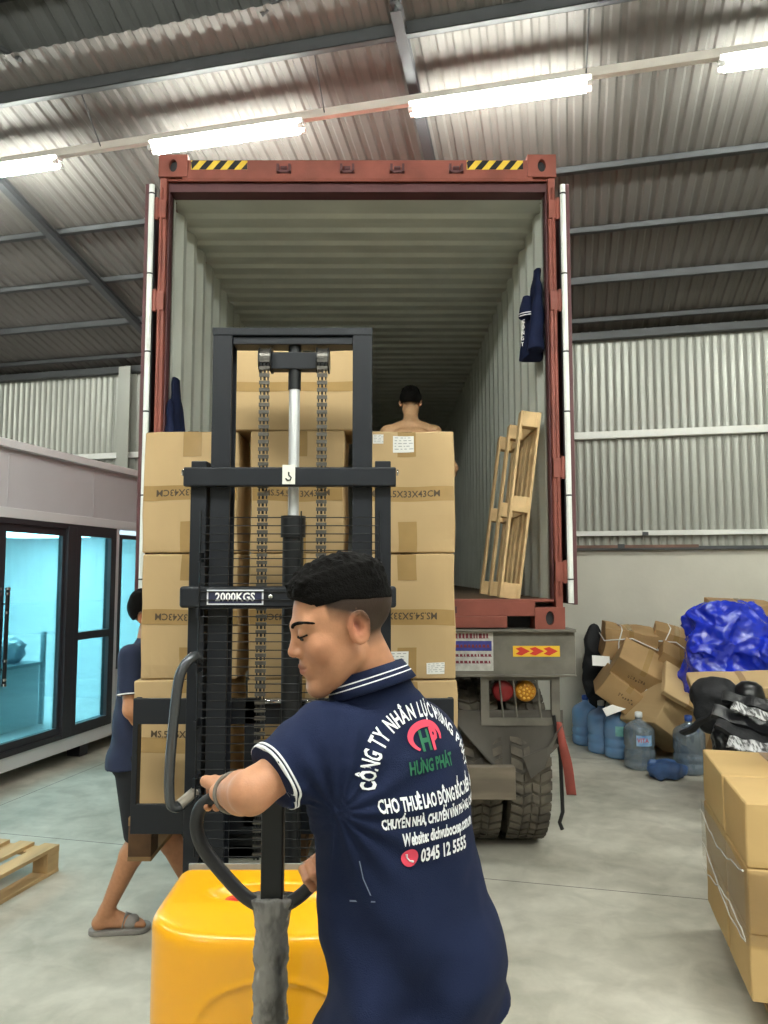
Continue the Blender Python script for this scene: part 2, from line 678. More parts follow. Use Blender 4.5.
# column at the edge of the opening
mb = MB()
for s0, s1, d0, d1 in ((-0.08, 0.08, 0.03, 0.04), (-0.005, 0.005, 0.04, 0.19), (-0.08, 0.08, 0.19, 0.2)):
    mb.box((-5.28 + s0, AW - d1, 0), (-5.28 + s1, AW - d0, EAVE - 0.05))
o = struct(mb.build('trim_%d' % tr, M_clad)); o.matrix_world = HALL; tr += 1
# side and rear walls that close the hall
for nm, lo, hi in (('wall_left', (-10.7, -8, 0), (-10.5, AW, 6.5)), ('wall_right', (8.2, -8, 0), (8.4, AW, 6.5)),
                   ('wall_front', (-10.7, -8.2, 0), (8.4, -8, 6.5))):
    mb = MB(); mb.box(lo, hi)
    o = struct(mb.build(nm, M_conc)); o.matrix_world = HALL
mb = MB()
mb.box((-5.0, 18.0, 0), (4.0, 18.2, 6.0))
o = struct(mb.build('wall_yard', mat('yard_dark', '#3a3c3e', 0.9))); o.matrix_world = HALL

# ---------------------------------------------------------------- light row
M_tube = emit('lit_tube', '#fbfff6', TUBE_POWER)
M_tray = mat('tray_paint', '#d6cfc6', 0.5, var=0.15, vscale=5)
M_white = mat('enamel_white', '#e8e8e6', 0.35)
M_wire = mat('dark_wire', '#3b3c3e', 0.5, 0.3)


def light_row(b0, b1, a, z, starts, labels, group, tray_label, pos_offset=0.0):
    t = thing('cable_tray', W(b0, a, z + 0.06), tray_label, 'cable tray', rz=-TH)
    mb = MB()
    mb.box((b0, a - 0.022, z + 0.053), (b1, a + 0.022, z + 0.06))
    mb.box((b0, a - 0.022, z + 0.06), (b1, a - 0.018, z + 0.112))
    mb.box((b0, a + 0.018, z + 0.06), (b1, a + 0.022, z + 0.112))
    mb.build('tray', M_tray, t, M=HALL)
    bb = b0 + 0.7
    while bb < b1:
        m2 = MB()
        m2.tube([W(bb, a, z + 0.06), W(bb + 0.02, 4.52, rz(4.52) - 0.03) if a > 4 else W(bb, a, 5.3)], 0.005, 5)
        m2.build('hanger_wire', M_wire, t)
        bb += 1.8
    for s, lab in zip(starts, labels):
        f = thing('fluorescent_light', W(s + 0.6, a, z + 0.05), lab, 'light', group, rz=-TH)
        m2 = MB()
        m2.prism([(s, a - 0.047, z + 0.053), (s, a - 0.014, z + 0.022), (s, a + 0.014, z + 0.022), (s, a + 0.047, z + 0.053)], (1.22, 0, 0))
        m2.build('housing', M_white, f, bevel=0.003, M=HALL)
        for sg in (-1, 1):
            m2 = MB()
            m2.tube([W(s + 0.035, a + sg * 0.034, z + 0.0), W(s + 1.185, a + sg * 0.034, z + 0.0)], 0.0165, 12)
            m2.build('tube', M_tube, f)
            for e0 in (s + 0.0, s + 1.185):
                m3 = MB()
                m3.tube([W(e0, a + sg * 0.034, z), W(e0 + 0.035, a + sg * 0.034, z)], 0.0185, 12)
                m3.build('end_cap', M_white, f)


light_row(-9.5, 7.6, 4.86, 4.9, [-4.99, -2.98, -0.985, 1.01, 3.0, -7.0],
          ['lit twin tube light at the far left edge, cut by the frame', 'lit twin tube light above the left end of the container header',
           'lit twin tube light above the right end of the container header', 'lit twin tube light at the top right corner of the picture',
           'lit twin tube light on the tray beyond the right edge', 'lit twin tube light on the tray beyond the left edge'],
          'twin tube lights on the cable tray', 'long straight cable tray crossing under the sheet roof above the container')
light_row(-7.0, 6.0, 0.3, 4.75, [-5.6, -3.2, -1.9, -0.6, 0.7, 2.0, 3.3, 4.6],
          ['lit twin tube light behind the viewer over the yellow stacker'] * 8,
          'tube lights behind the viewer', 'second cable tray of lights behind the viewer')
light_row(-7.0, 6.0, -4.0, 4.62, [-3.4, 2.2],
          ['lit twin tube light on the rearmost row of the hall'] * 2,
          'tube lights at the rear of the hall', 'rearmost cable tray of lights in the hall')

# ---------------------------------------------------------------- glazed cabin on the left
M_cab = mat('cabin_panel', '#cfccd0', 0.5, var=0.05, vscale=2)
M_cabtrim = mat('cabin_trim', '#e2e0e2', 0.4)
M_alu = mat('dark_frame', '#3c3a3f', 0.4, 0.3)
M_cabin_in = mat('cabin_inner', '#e9eef0', 0.6)
M_pane = glassy('blue_glass', '#c4eff4', 0.05, 0.02)
cab = thing('glazed_cabin', W(-5.6, 5.6, 0), 'white prefabricated cabin with dark framed sliding glass doors, lit blue inside', 'cabin', rz=-TH)
CB = -4.40
C0, C1 = 2.6, 8.05
mb = MB()
mb.box((-7.0, C0, 0.12), (CB - 0.0, C1, 0.24))
mb.build('base_rail', M_cabtrim, cab, bevel=0.006, M=HALL)
mb = MB()
mb.box((-7.0, C0, 2.16), (CB - 0.01, C1, 2.70))
for a in np.arange(C0 + 0.3, C1, 1.15):
    mb.box((CB - 0.012, a, 2.26), (CB - 0.006, a + 0.012, 2.70))
mb.build('fascia', M_cab, cab, M=HALL)
mb = MB()
mb.box((-7.04, C0 - 0.03, 2.735), (CB + 0.04, C1 + 0.03, 2.80))
mb.box((-7.0, C0, 2.70), (CB - 0.03, C1, 2.735))
mb.box((CB - 0.02, C0, 2.165), (CB + 0.012, C1, 2.25))
mb.build('roof_edge', M_cabtrim, cab, bevel=0.004, M=HALL)
mb = MB()
mb.box((-7.0, C0, 0.24), (-6.95, C1, 2.16))
mb.box((-7.0, C0, 0.24), (CB, C0 + 0.05, 2.16))
mb.box((-7.0, C1 - 0.05, 0.24), (CB, C1, 2.16))
mb.build('inner_wall', M_cabin_in, cab, M=HALL)
for a0, a1 in ((6.722, 6.79), (2.6, 2.9)):
    mb = MB()
    mb.box((CB - 0.06, a0, 0.24), (CB, a1, 2.17))
    mb.build('mullion_panel', M_cabtrim, cab, M=HALL)
mb = MB()
mb.box((CB - 0.06, 6.79, 0.24), (CB, C1 - 0.05, 0.76))
mb.build('sill_panel', M_cab, cab, M=HALL)
# foot blocks
for a in (2.8, 4.6, 6.4, 7.9):
    mb = MB()
    mb.box((CB - 0.2, a - 0.06, 0), (CB - 0.06, a + 0.06, 0.12))
    mb.box((-6.9, a - 0.06, 0), (-6.76, a + 0.06, 0.12))
    mb.build('foot', M_alu, cab, M=HALL)


def frame(a0, a1, z0, z1, t=0.05, d0=-0.05, d1=0.01, mids=()):
    mb = MB()
    mb.box((CB + d0, a0, z0), (CB + d1, a0 + t, z1))
    mb.box((CB + d0, a1 - t, z0), (CB + d1, a1, z1))
    mb.box((CB + d0, a0 + t, z0), (CB + d1, a1 - t, z0 + t))
    mb.box((CB + d0, a0 + t, z1 - t), (CB + d1, a1 - t, z1))
    for z in mids:
        mb.box((CB + d0, a0 + t, z), (CB + d1, a1 - t, z + 0.07))
    return mb


frame(3.0, 6.72, 0.24, 2.165, 0.045, -0.07, 0.014).build('door_surround', M_alu, cab, M=HALL)
wn = frame(6.07, 6.70, 0.26, 2.14, 0.075, -0.05, 0.02, (1.10,)).build('fixed_light', M_alu, cab, M=HALL)
mb = MB(); mb.box((CB - 0.02, 6.1, 0.3), (CB - 0.014, 6.66, 2.1)); mb.build('pane', M_pane, wn, M=HALL)
wn = frame(5.12, 6.0, 0.26, 2.14, 0.085, -0.05, -0.005).build('sliding_door', M_alu, cab, M=HALL)
mb = MB(); mb.box((CB - 0.03, 5.15, 0.3), (CB - 0.024, 5.95, 2.1)); mb.build('pane', M_pane, wn, M=HALL)
mb = MB(); mb.box((CB - 0.06, 5.955, 0.26), (CB + 0.024, 6.08, 2.14)); mb.build('door_post', M_alu, cab, bevel=0.004, M=HALL)
wn = frame(3.8, 5.11, 0.26, 2.14, 0.07, -0.05, 0.0).build('sliding_door', M_alu, cab, M=HALL)
mb = MB(); mb.box((CB - 0.03, 3.86, 0.3), (CB - 0.024, 5.0, 2.05)); mb.build('pane', M_pane, wn, M=HALL)
wn = frame(6.79, 7.95, 0.76, 2.11, 0.04, -0.05, 0.01).build('window', M_alu, cab, M=HALL)
mb = MB(); mb.box((CB - 0.02, 6.8, 0.8), (CB - 0.014, 7.93, 2.1)); mb.build('pane', M_pane, wn, M=HALL)
# pull handles with ringed ends
M_chrome = mat('chrome', '#d8d8da', 0.12, 1.0)
M_black = mat('black_enamel', '#17181a', 0.35)
for a in (5.17, 5.07):
    mb = MB()
    mb.tube([W(CB + 0.06, a, 0.84), W(CB + 0.06, a, 1.58)], 0.016, 12)
    h = mb.build('pull_handle', M_black, cab)
    mb = MB()
    for z in (0.87, 1.02, 1.4, 1.55):
        mb.tube([W(CB + 0.06, a, z - 0.01), W(CB + 0.06, a, z + 0.01)], 0.0185, 12)
    for z in (0.95, 1.47):
        mb.tube([W(CB - 0.03, a, z), W(CB + 0.06, a, z)], 0.008, 8)
    mb.tube([W(CB + 0.06, a, 1.58), W(CB + 0.06, a, 1.6)], 0.02, 12)
    mb.tube([W(CB + 0.06, a, 0.82), W(CB + 0.06, a, 0.84)], 0.02, 12)
    mb.build('handle_ring', M_chrome, h)
# its ceiling light and what stands inside
mb = MB()
mb.box((-6.2, 3.6, 2.13), (-5.3, 7.6, 2.155))
mb.build('ceiling_panel_light', emit('cabin_light', '#e6fbff', CABIN_POWER / 10), cab, M=HALL)
M_desk = mat('counter_white', '#dde6e8', 0.5)
M_alu2 = mat('counter_edge', '#9fb4bb', 0.4, 0.3)
dk = thing('counter', W(-5.3, 6.2, 0.24), 'white counter cabinet inside the glazed cabin behind the sliding door', 'counter', rz=-TH)
mb = MB(); mb.box((-5.55, 5.75, 0.24), (-5.05, 6.5, 0.82)); mb.build('cabinet', M_desk, dk, bevel=0.01, M=HALL)
mb = MB(); mb.box((-5.57, 5.73, 0.82), (-5.03, 6.52, 0.85)); mb.build('worktop', M_alu2, dk, M=HALL)
for a in (6.525,):
    mb = MB(); mb.box((-5.07, a, 0.24), (-5.03, a + 0.035, 1.14)); mb.build('corner_post', M_alu2, dk, M=HALL)
pl = thing('potted_plant', W(-5.3, 6.02, 0.85), 'spiky leaved plant in a white pot on the counter inside the cabin', 'plant')
mb = MB(); mb.lathe([(0.07, 0), (0.1, 0.16), (0.1, 0.17), (0.085, 0.17), (0.08, 0.12)], W(-5.3, 6.02, 0.85), 16); mb.build('pot', M_desk, pl)
mb = MB()
rnd = random.Random(5)
for k in range(34):
    q = rnd.uniform(0, 2 * PI); t = rnd.uniform(0.2, 1.15); ln = rnd.uniform(0.22, 0.42)
    base = W(-5.3, 6.02, 0.98)
    d = Vector((math.cos(q) * math.sin(t), math.sin(q) * math.sin(t), math.cos(t)))
    sd = d.cross(Vector((0, 0, 1))).normalized() * 0.014
    p0, p1, p2 = base, base + d * ln * 0.55, base + d * ln + Vector((0, 0, -0.06 * t))
    mb.add([p0 - sd * .6, p0 + sd * .6, p1 + sd, p1 - sd, p2], [(0, 1, 2, 3), (3, 2, 4)])
mb.build('foliage', mat('leaf', '#3d6b4d', 0.6, var=0.3, vscale=20), pl)
bgs = tag(np_obj('plastic_bag', *(lambda r: (relax(r[0], r[1], 1), r[1]))(sdf_mesh(
    lambda p: d_ell(p, tuple(W(-5.28, 6.32, 0.965)), (0.16, 0.17, 0.14)) + 0.025 * wob(p, 26, 1.0) + 0.012 * wob(p, 60, 2.0),
    tuple(W(-5.28, 6.32, 0.965) - Vector((0.3, 0.33, 0.2))), tuple(W(-5.28, 6.32, 0.965) + Vector((0.3, 0.33, 0.27))), 0.012)),
    mat('bag_film', '#e4eef2', 0.3, col2='#9fb8d4', vscale=3)), 'crumpled pale plastic bag lying on the counter inside the cabin', 'bag')

# ================================================================ shipping container
M_red = mat('container_red', '#8f4f43', 0.5, 0.05, var=0.28, vscale=5, spec=0.35, bump=0.1, bscale=60)
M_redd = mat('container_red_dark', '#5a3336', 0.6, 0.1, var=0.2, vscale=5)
M_cin = mat('container_lining', '#cdd1c9', 0.5, 0.1, var=0.12, vscale=2.5, spec=0.35)
M_seal = mat('door_seal', '#eef2ee', 0.4, var=0.15, vscale=9, stretch=(1, 1, 0.4))
M_seald = mat('seal_rubber', '#26272a', 0.7)
M_ply = mat('ply_floor', '#6c5846', 0.7, var=0.3, vscale=4, stretch=(1, 0.2, 1))
M_hy = mat('hazard_yellow', '#e8c33a', 0.5, var=0.1, vscale=30)
CX, CI, CO = -0.17, 1.205, 1.262     # centre, inner and outer half width
CY0, CY1 = 4.6, 16.7
ZF, ZC, ZT, ZB = 1.55, 4.16, 4.37, 1.38
ct = thing('shipping_container', (CX, 10.5, ZB), 'open rust red shipping container with pale ribbed lining, backed into the hall on a trailer', 'container')


def side(sgn):
    mb = MB()
    x0 = CX + sgn * (CI - 0.0)
    ys, per = [], 0.278
    y = CY0 + 0.10
    while y < CY1:
        for f, h in ((0, 0), (0.26, 0), (0.5, 1), (0.76, 1)):
            ys.append((y + f * per, h * 0.038))
        y += per
    vs, fs = [], []
    for y_, h in ys:
        vs += [(x0 + sgn * (0.0 + h), y_, ZF), (x0 + sgn * (0.0 + h), y_, ZC)]
    for i in range(len(ys) - 1):
        fs.append((2 * i, 2 * i + 1, 2 * i + 3, 2 * i + 2))
    mb.add(vs, fs)
    mb.build('side_wall', M_cin, ct)
    mb = MB()
    vs = [(x + sgn * 0.003, y_, z_) for x, y_, z_ in vs]
    mb.add(vs, fs)
    mb.build('side_wall_outside', M_red, ct)
    mb = MB()
    x1 = x0 + sgn * 0.042
    mb.box((min(x1, CX + sgn * CO), CY0 + 0.17, ZC - 0.02), (max(x1, CX + sgn * CO), CY1, ZT - 0.06))
    mb.box((min(x1, CX + sgn * CO), CY0 + 0.17, ZB + 0.02), (max(x1, CX + sgn * CO), CY1, ZF))
    mb.build('side_rail', M_red, ct)
    # rear corner post: outer face plus stepped inner channel
    a, b_, c_, d_ = (CX + sgn * CO, CX + sgn * (CO - 0.045), CX + sgn * (CO - 0.062), CX + sgn * (CI - 0.0))
    mb = MB()
    mb.box((min(a, b_), CY0, ZB + 0.12), (max(a, b_), CY0 + 0.16, ZT - 0.14))
    mb.tube([(CX + sgn * (CO - 0.014), CY0 - 0.004, ZF + 0.02), (CX + sgn * (CO - 0.014), CY0 - 0.004, ZC)], 0.012, 8)
    p = mb.build('corner_post', M_red, ct, bevel=0.004)
    mb = MB()
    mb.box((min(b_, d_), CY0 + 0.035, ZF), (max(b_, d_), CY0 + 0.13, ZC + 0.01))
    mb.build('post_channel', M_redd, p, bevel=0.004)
    # hinge lugs
    for z in (1.72, 2.36, 3.42, 4.02):
        mb = MB()
        mb.box((min(b_, a + sgn * 0.03), CY0 - 0.014, z - 0.06), (max(b_, a + sgn * 0.03), CY0 + 0.03, z + 0.06))
        mb.tube([(a + sgn * 0.012, CY0 - 0.012, z - 0.07), (a + sgn * 0.012, CY0 - 0.012, z + 0.07)], 0.013, 10)
        mb.build('hinge', M_red, ct, bevel=0.003)
    # corner castings, top and bottom, with their oval openings
    for z0, z1 in ((ZT - 0.135, ZT + 0.012), (ZB - 0.008, ZB + 0.125)):
        xa, xb = sorted((CX + sgn * (CO - 0.175), CX + sgn * (CO + 0.008)))
        cx, cz = (xa + xb) / 2, (z0 + z1) / 2
        mb = MB()
        n = 24
        hole = [(cx + 0.026 * math.cos(q), cz + 0.042 * math.sin(q)) for q in [2 * PI * i / n for i in range(n)]]
        rim = []
        for i in range(n):
            q = 2 * PI * i / n
            dx, dz = math.cos(q), math.sin(q)
            k = min((xb - xa) / 2 / max(abs(dx), 1e-6), (z1 - z0) / 2 / max(abs(dz), 1e-6))
            rim.append((cx + dx * k, cz + dz * k))
        # snap the nearest rim points to the corners
        for X_ in (xa, xb):
            for Z_ in (z0, z1):
                j = min(range(n), key=lambda i: (rim[i][0] - X_) ** 2 + (rim[i][1] - Z_) ** 2)
                rim[j] = (X_, Z_)
        y0, y1 = CY0 - 0.008, CY0 + 0.16
        vs = [(x, y0, z) for x, z in rim] + [(x, y0, z) for x, z in hole] + [(x, y0 + 0.03, z) for x, z in hole] + [(x, y1, z) for x, z in rim]
        fs = []
        for i in range(n):
            j = (i + 1) % n
            fs += [(i, j, n + j, n + i), (n + i, n + j, 2 * n + j, 2 * n + i), (i, 3 * n + i, 3 * n + j, j)]
        fs.append(tuple(range(3 * n, 4 * n)))
        mb.add(vs, fs)
        cst = mb.build('corner_casting', M_red, ct)
        mb = MB()
        mb.box((cx - 0.05, y0 + 0.031, cz - 0.052), (cx + 0.05, y0 + 0.05, cz + 0.052))
        mb.build('casting_shade_plate', M_seald, cst)  # dark plate standing in for the shade inside the casting


side(-1)
side(1)
# roof with cross ribs
mb = MB()
ys = []
y = CY0 + 0.2
while y < CY1 - 0.05:
    for f, h in ((0, 0), (0.3, 0), (0.45, 1), (0.85, 1)):
        ys.append((y + f * 0.21, h * 0.022))
    y += 0.21
vs, fs = [], []
for y_, h in ys:
    vs += [(CX - CI - 0.041, y_, ZC + h), (CX + CI + 0.041, y_, ZC + h)]
for i in range(len(ys) - 1):
    fs.append((2 * i, 2 * i + 2, 2 * i + 3, 2 * i + 1))
mb.add(vs, fs)
mb.add([(CX - CI, CY0 + 0.13, ZC), (CX + CI, CY0 + 0.13, ZC), (CX + CI, ys[0][0], ZC), (CX - CI, ys[0][0], ZC)], [(0, 1, 2, 3)])
mb.build('roof_lining', M_cin, ct)
mb = MB(); mb.box((CX - CO, CY0 + 0.14, ZC + 0.03), (CX + CO, CY1, ZC + 0.06)); mb.build('roof_panel', M_red, ct)
mb = MB(); mb.box((CX - CI - 0.04, CY0 + 0.14, ZF - 0.03), (CX + CI + 0.04, CY1, ZF)); mb.build('floor_boards', M_ply, ct)
mb = MB(); mb.box((CX - CO, CY1, ZB), (CX + CO, CY1 + 0.05, ZT)); mb.build('front_wall', M_cin, ct)
# header beam: face, dark soffit step, lugs, hazard stickers
mb = MB()
mb.box((CX - CO + 0.14, CY0, ZC + 0.062), (CX + CO - 0.14, CY0 + 0.14, ZT - 0.02))
mb.box((CX - CO + 0.045, CY0 + 0.0, ZC + 0.05), (CX + CO - 0.045, CY0 + 0.012, ZC + 0.062))
hd = mb.build('header', M_red, ct, bevel=0.005)
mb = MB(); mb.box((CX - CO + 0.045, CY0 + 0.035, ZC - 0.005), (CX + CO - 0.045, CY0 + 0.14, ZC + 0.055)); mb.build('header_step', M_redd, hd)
for x in (-0.64, -0.235, 0.085, 0.46):
    mb = MB()
    mb.box((x - 0.045, CY0 - 0.012, ZC + 0.10), (x + 0.045, CY0 - 0.002, ZC + 0.118))
    mb.box((x - 0.045, CY0 - 0.03, ZC + 0.10), (x - 0.03, CY0, ZC + 0.15))
    mb.box((x + 0.03, CY0 - 0.03, ZC + 0.10), (x + 0.045, CY0, ZC + 0.15))
    mb.tube([(x - 0.02, CY0 - 0.012, ZC + 0.13), (x + 0.02, CY0 - 0.012, ZC + 0.13)], 0.012, 8)
    mb.build('cam_keeper', M_redd, hd)
for x0 in (-1.235, 0.53):
    mb = MB()
    x1 = x0 + 0.36
    z0, z1 = ZC + 0.125, ZC + 0.185
    mb.box((x0, CY0 - 0.0015, z0), (x1, CY0 + 0.001, z1))
    st = mb.build('hazard_sticker', M_hy, hd)
    mb = MB()
    k = x0 - 0.04
    while k < x1:
        # slanted black bars clipped to the sticker
        pts = []
        for (x, z) in ((k, z0), (k + 0.045, z0), (k + 0.045 + 0.05, z1), (k + 0.05, z1)):
            pts.append((x, z))
        poly = []
        for (x, z) in pts:
            if x < x0:
                z = z0 + (x0 - x) / 0.05 * 0.06 + (z - z0) if z == z0 else z
                x = x0
            if x > x1:
                z = z - (x - x1) / 0.05 * 0.06 if z == z1 else z
                x = x1
            poly.append((x, CY0 - 0.0022, min(max(z, z0), z1)))
        mb.prism(poly, (0, 0.0006, 0))
        k += 0.09
    mb.build('hazard_stripe', M_black, st)
# sill with fork pocket
mb = MB()
mb.box((CX - CO + 0.17, CY0, ZB + 0.07), (CX + CO - 0.17, CY0 + 0.14, ZF - 0.012))
mb.box((CX - CO + 0.17, CY0, ZB), (CX - 0.9, CY0 + 0.14, ZB + 0.07))
mb.box((CX - 0.62, CY0, ZB), (CX + 0.62 + 0.3, CY0 + 0.14, ZB + 0.07))
mb.box((CX - CI, CY0, ZF - 0.014), (CX + CI, CY0 + 0.14, ZF + 0.003))
sl = mb.build('sill', M_red, ct, bevel=0.004)
mb = MB(); mb.box((CX - CI, CY0 + 0.145, ZB + 0.01), (CX + CI, CY0 + 0.16, ZF - 0.04)); mb.build('sill_back', M_seald, sl)
for x in (0.35, -0.6):
    mb = MB()
    mb.box((x, CY0 - 0.02, ZB + 0.09), (x + 0.012, CY0, ZB + 0.13))
    mb.box((x + 0.08, CY0 - 0.02, ZB + 0.09), (x + 0.092, CY0, ZB + 0.13))
    mb.build('cam_keeper', M_redd, sl)
# doors folded right back along the outside
for sgn, tilt in ((-1, 0.0), (1, 0.0)):
    xa = CX + sgn * (CO + 0.03)
    lean = 0.0
    mb = MB()
    y0 = CY0 - 0.02
    w = 1.18
    lo = (min(xa + sgn * 0.030, xa + sgn * 0.055), y0, ZF - 0.03)
    hi = (max(xa + sgn * 0.030, xa + sgn * 0.055), y0 + w, ZC + 0.02)
    mb.box(lo, hi)
    for k in range(5):
        yy = y0 + 0.12 + k * 0.22
        mb.box((min(xa + sgn * 0.04, xa + sgn * 0.07), yy, ZF + 0.1), (max(xa + sgn * 0.04, xa + sgn * 0.07), yy + 0.1, ZC - 0.1))
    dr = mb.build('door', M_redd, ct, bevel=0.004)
    # rubber seal round the door edge, pale and worn in segments
    mb = MB()
    mb.tube([(xa + sgn * 0.012, y0 - 0.004, ZF - 0.02), (xa + sgn * 0.012, y0 - 0.004, ZC + 0.01)], 0.018, 10, r2=0.016)
    mb.box((min(xa + sgn * 0.0, xa + sgn * 0.03), y0 + w - 0.03, ZF - 0.02), (max(xa + sgn * 0.0, xa + sgn * 0.03), y0 + w, ZC + 0.01))
    mb.build('door_seal', M_seal, dr)
    mb = MB()
    z = ZF + 0.12
    while z < ZC:
        mb.tube([(xa + sgn * 0.012, y0 - 0.006, z), (xa + sgn * 0.012, y0 - 0.006, z + 0.008)], 0.0190, 10, r2=0.018)
        z += 0.45 + 0.1 * math.sin(z * 9)
    mb.box((min(xa - sgn * 0.008, xa + sgn * 0.03), y0 + 0.01, ZF - 0.02), (max(xa - sgn * 0.008, xa + sgn * 0.03), y0 + 0.03, ZC))
    mb.build('seal_strip', M_seald, dr)
    mb = MB()
    for yy in (y0 + 0.35, y0 + 0.85):
        mb.tube([(xa + sgn * 0.005, yy, ZF - 0.03), (xa + sgn * 0.005, yy, ZC)], 0.010, 8)
    mb.build('locking_bar', M_steel, dr)

# ================================================================ trailer under it
M_tyre = mat('tyre', '#4a453f', 0.85, var=0.3, vscale=8, col2='#6b6459')
M_dust = mat('dusty_steel', '#77736a', 0.8, var=0.35, vscale=7)
M_dustd = mat('dark_chassis', '#2e2d2c', 0.8, var=0.3, vscale=5)
M_beam = mat('worn_beam', '#857a6b', 0.8, var=0.35, vscale=6, stretch=(0.4, 1, 2))
M_flap = mat('mud_flap', '#55514b', 0.85, var=0.3, vscale=4)
trl = thing('container_trailer', (CX, 8, 0), 'dusty grey container trailer with twin rear wheels, carrying the red container', 'trailer')
mb = MB()
mb.box((CX - 1.02, 4.9, 1.1), (CX - 0.72, 16.5, 1.375)); mb.box((CX + 0.3, 4.9, 1.0), (CX + 0.45, 16.5, 1.375))
mb.box((CX - 0.45, 4.9, 1.0), (CX - 0.3, 16.5, 1.375))
for y in (5.2, 6.5, 8, 10, 12, 14, 16):
    mb.box((CX - 1.2, y, 1.22), (CX + 1.2, y + 0.12, 1.375))
mb.build('chassis', M_dustd, trl)
# rear bumper plate
mb = MB()
mb.box((CX - 1.31, 4.62, 1.095), (CX + 1.335, 4.66, 1.365))
mb.box((CX - 1.31, 4.6, 1.085), (CX + 1.335, 4.78, 1.1))
mb.box((CX - 1.31, 4.58, 1.355), (CX + 1.335, 4.78, 1.372))
bp_ = mb.build('rear_bumper', M_dust, trl, bevel=0.004)
M_y = mat('sticker_yellow', '#f0c136', 0.4)
M_r = mat('sticker_red', '#d2392c', 0.4)
M_bl = mat('sticker_blue', '#3b3f9a', 0.5, var=0.3, vscale=30)
M_wt = mat('sticker_white', '#cfcdc8', 0.6, var=0.25, vscale=30)
mb = MB(); mb.box((0.785, 4.618, 1.205), (1.07, 4.6195, 1.27)); rf = mb.build('reflector', M_y, bp_)
mb = MB()
for k in range(3):
    x = 0.80 + k * 0.085
    mb.add([(x, 4.6165, 1.222), (x + 0.035, 4.6165, 1.212), (x + 0.088, 4.6165, 1.238), (x + 0.035, 4.6165, 1.264), (x, 4.6165, 1.254), (x + 0.024, 4.6165, 1.238)], [(0, 1, 2, 3, 4, 5)])
mb.build('reflector_arrow', M_r, rf)
mb = MB(); mb.box((0.42, 4.618, 1.12), (0.665, 4.6195, 1.36)); pt = mb.build('number_plate', M_wt, bp_)
mb = MB(); mb.box((0.43, 4.6155, 1.24), (0.655, 4.6175, 1.30)); mb.build('plate_band', M_bl, pt)
mb = MB()
rnd = random.Random(3)
for z, h, c_ in ((1.315, 0.03, 0), (1.26, 0.018, 1), (1.205, 0.016, 0), (1.165, 0.016, 0)):
    x = 0.436
    while x < 0.64:
        w_ = rnd.uniform(0.008, 0.02)
        mb.box((x, 4.6145, z), (x + w_, 4.6150, z + h))
        mb.box((x, 4.6145, z), (x + w_ * 1.3, 4.6150, z + 0.004))
        x += w_ + 0.008
mb.build('plate_marks', mat('plate_ink', '#7e3140', 0.6), pt)
# lamp cage on each side
for sx in (1, -1):
    def mx_(x):
        return x if sx == 1 else 2 * CX - x
    mb = MB()
    def bx(x0, x1, y0, y1, z0, z1):
        a, b_ = sorted((mx_(x0), mx_(x1)))
        mb.box((a, y0, z0), (b_, y1, z1))
    bx(0.59, 0.64, 4.64, 4.68, 0.79, 1.09); bx(1.02, 1.07, 4.64, 4.68, 0.79, 1.09)
    bx(0.64, 1.02, 4.64, 4.68, 0.79, 0.835); bx(0.64, 1.02, 4.64, 4.68, 1.06, 1.09)
    for x in (0.715, 0.80, 0.945):
        a = mx_(x)
        mb.tube([(a - 0.012, 4.65, 1.07), (a + 0.012, 4.65, 0.82)], 0.006, 6)
    cg = mb.build('lamp_cage', M_dust, trl)
    for x, m_, nm in ((0.735, mat('red_lens', '#8f2a2c', 0.35), 'red_lamp'), (0.875, mat('amber_lens', '#c98a2c', 0.35), 'amber_lamp')):
        mb = MB()
        Mx = Matrix.Translation((mx_(x), 4.72, 0.985)) @ Matrix.Rotation(PI / 2, 4, 'X')
        mb.lathe([(0.0, 0.03), (0.05, 0.028), (0.064, 0.015), (0.066, -0.02), (0.02, -0.05)], n=24, M=Mx)
        l_ = mb.build(nm, m_, cg)
        if nm == 'amber_lamp':
            mb = MB()
            for rr_, nn in ((0.018, 5), (0.042, 10)):
                for k in range(nn):
                    q = 2 * PI * k / nn
                    mb.lathe([(0.0085, 0), (0.006, 0.006)], n=8, M=Matrix.Translation((mx_(x) + rr_ * math.cos(q), 4.692, 0.985 + rr_ * math.sin(q))) @ Matrix.Rotation(PI / 2, 4, 'X'))
            mb.build('lens_dot', mat('lens_bright', '#e8b64a', 0.3), l_)
    # mud flap: a curved rubber sheet with a torn, lifted corner
    mb = MB()
    rows, cols = 14, 12
    vs = []
    for i in range(rows + 1):
        for j in range(cols + 1):
            u, v = j / cols, i / rows
            x = 0.42 + (1.09 - 0.42) * u
            top = 0.88
            bot = 0.50 + 0.22 * max(0, u - 0.62) / 0.38 + 0.32 * max(0, 0.42 - u) / 0.42
            z = top + (bot - top) * v
            y = 4.665 - 0.02 * math.sin(3 * u * PI) * v - 0.07 * v * v
            vs.append((mx_(x), y, z))
    fs = []
    for i in range(rows):
        for j in range(cols):
            a = i * (cols + 1) + j
            fs.append((a, a + 1, a + cols + 2, a + cols + 1))
    mb.add(vs, fs, True)
    mb.add([(mx_(0.83), 4.58, 0.62), (mx_(0.97), 4.56, 0.68), (mx_(1.06), 4.58, 0.80), (mx_(1.07), 4.6, 0.82), (mx_(0.95), 4.55, 0.56), (mx_(0.87), 4.56, 0.50)], [(0, 1, 4, 5), (1, 2, 3, 4)])
    fo = mb.build('mud_flap', M_flap, trl)
    sd = fo.modifiers.new('thick', 'SOLIDIFY'); sd.thickness = 0.008
mb = MB(); mb.box((CX - 0.95, 4.47, 0.40), (0.765, 4.54, 0.585)); mb.build('underrun_beam', M_beam, trl, bevel=0.006)
mb = MB()
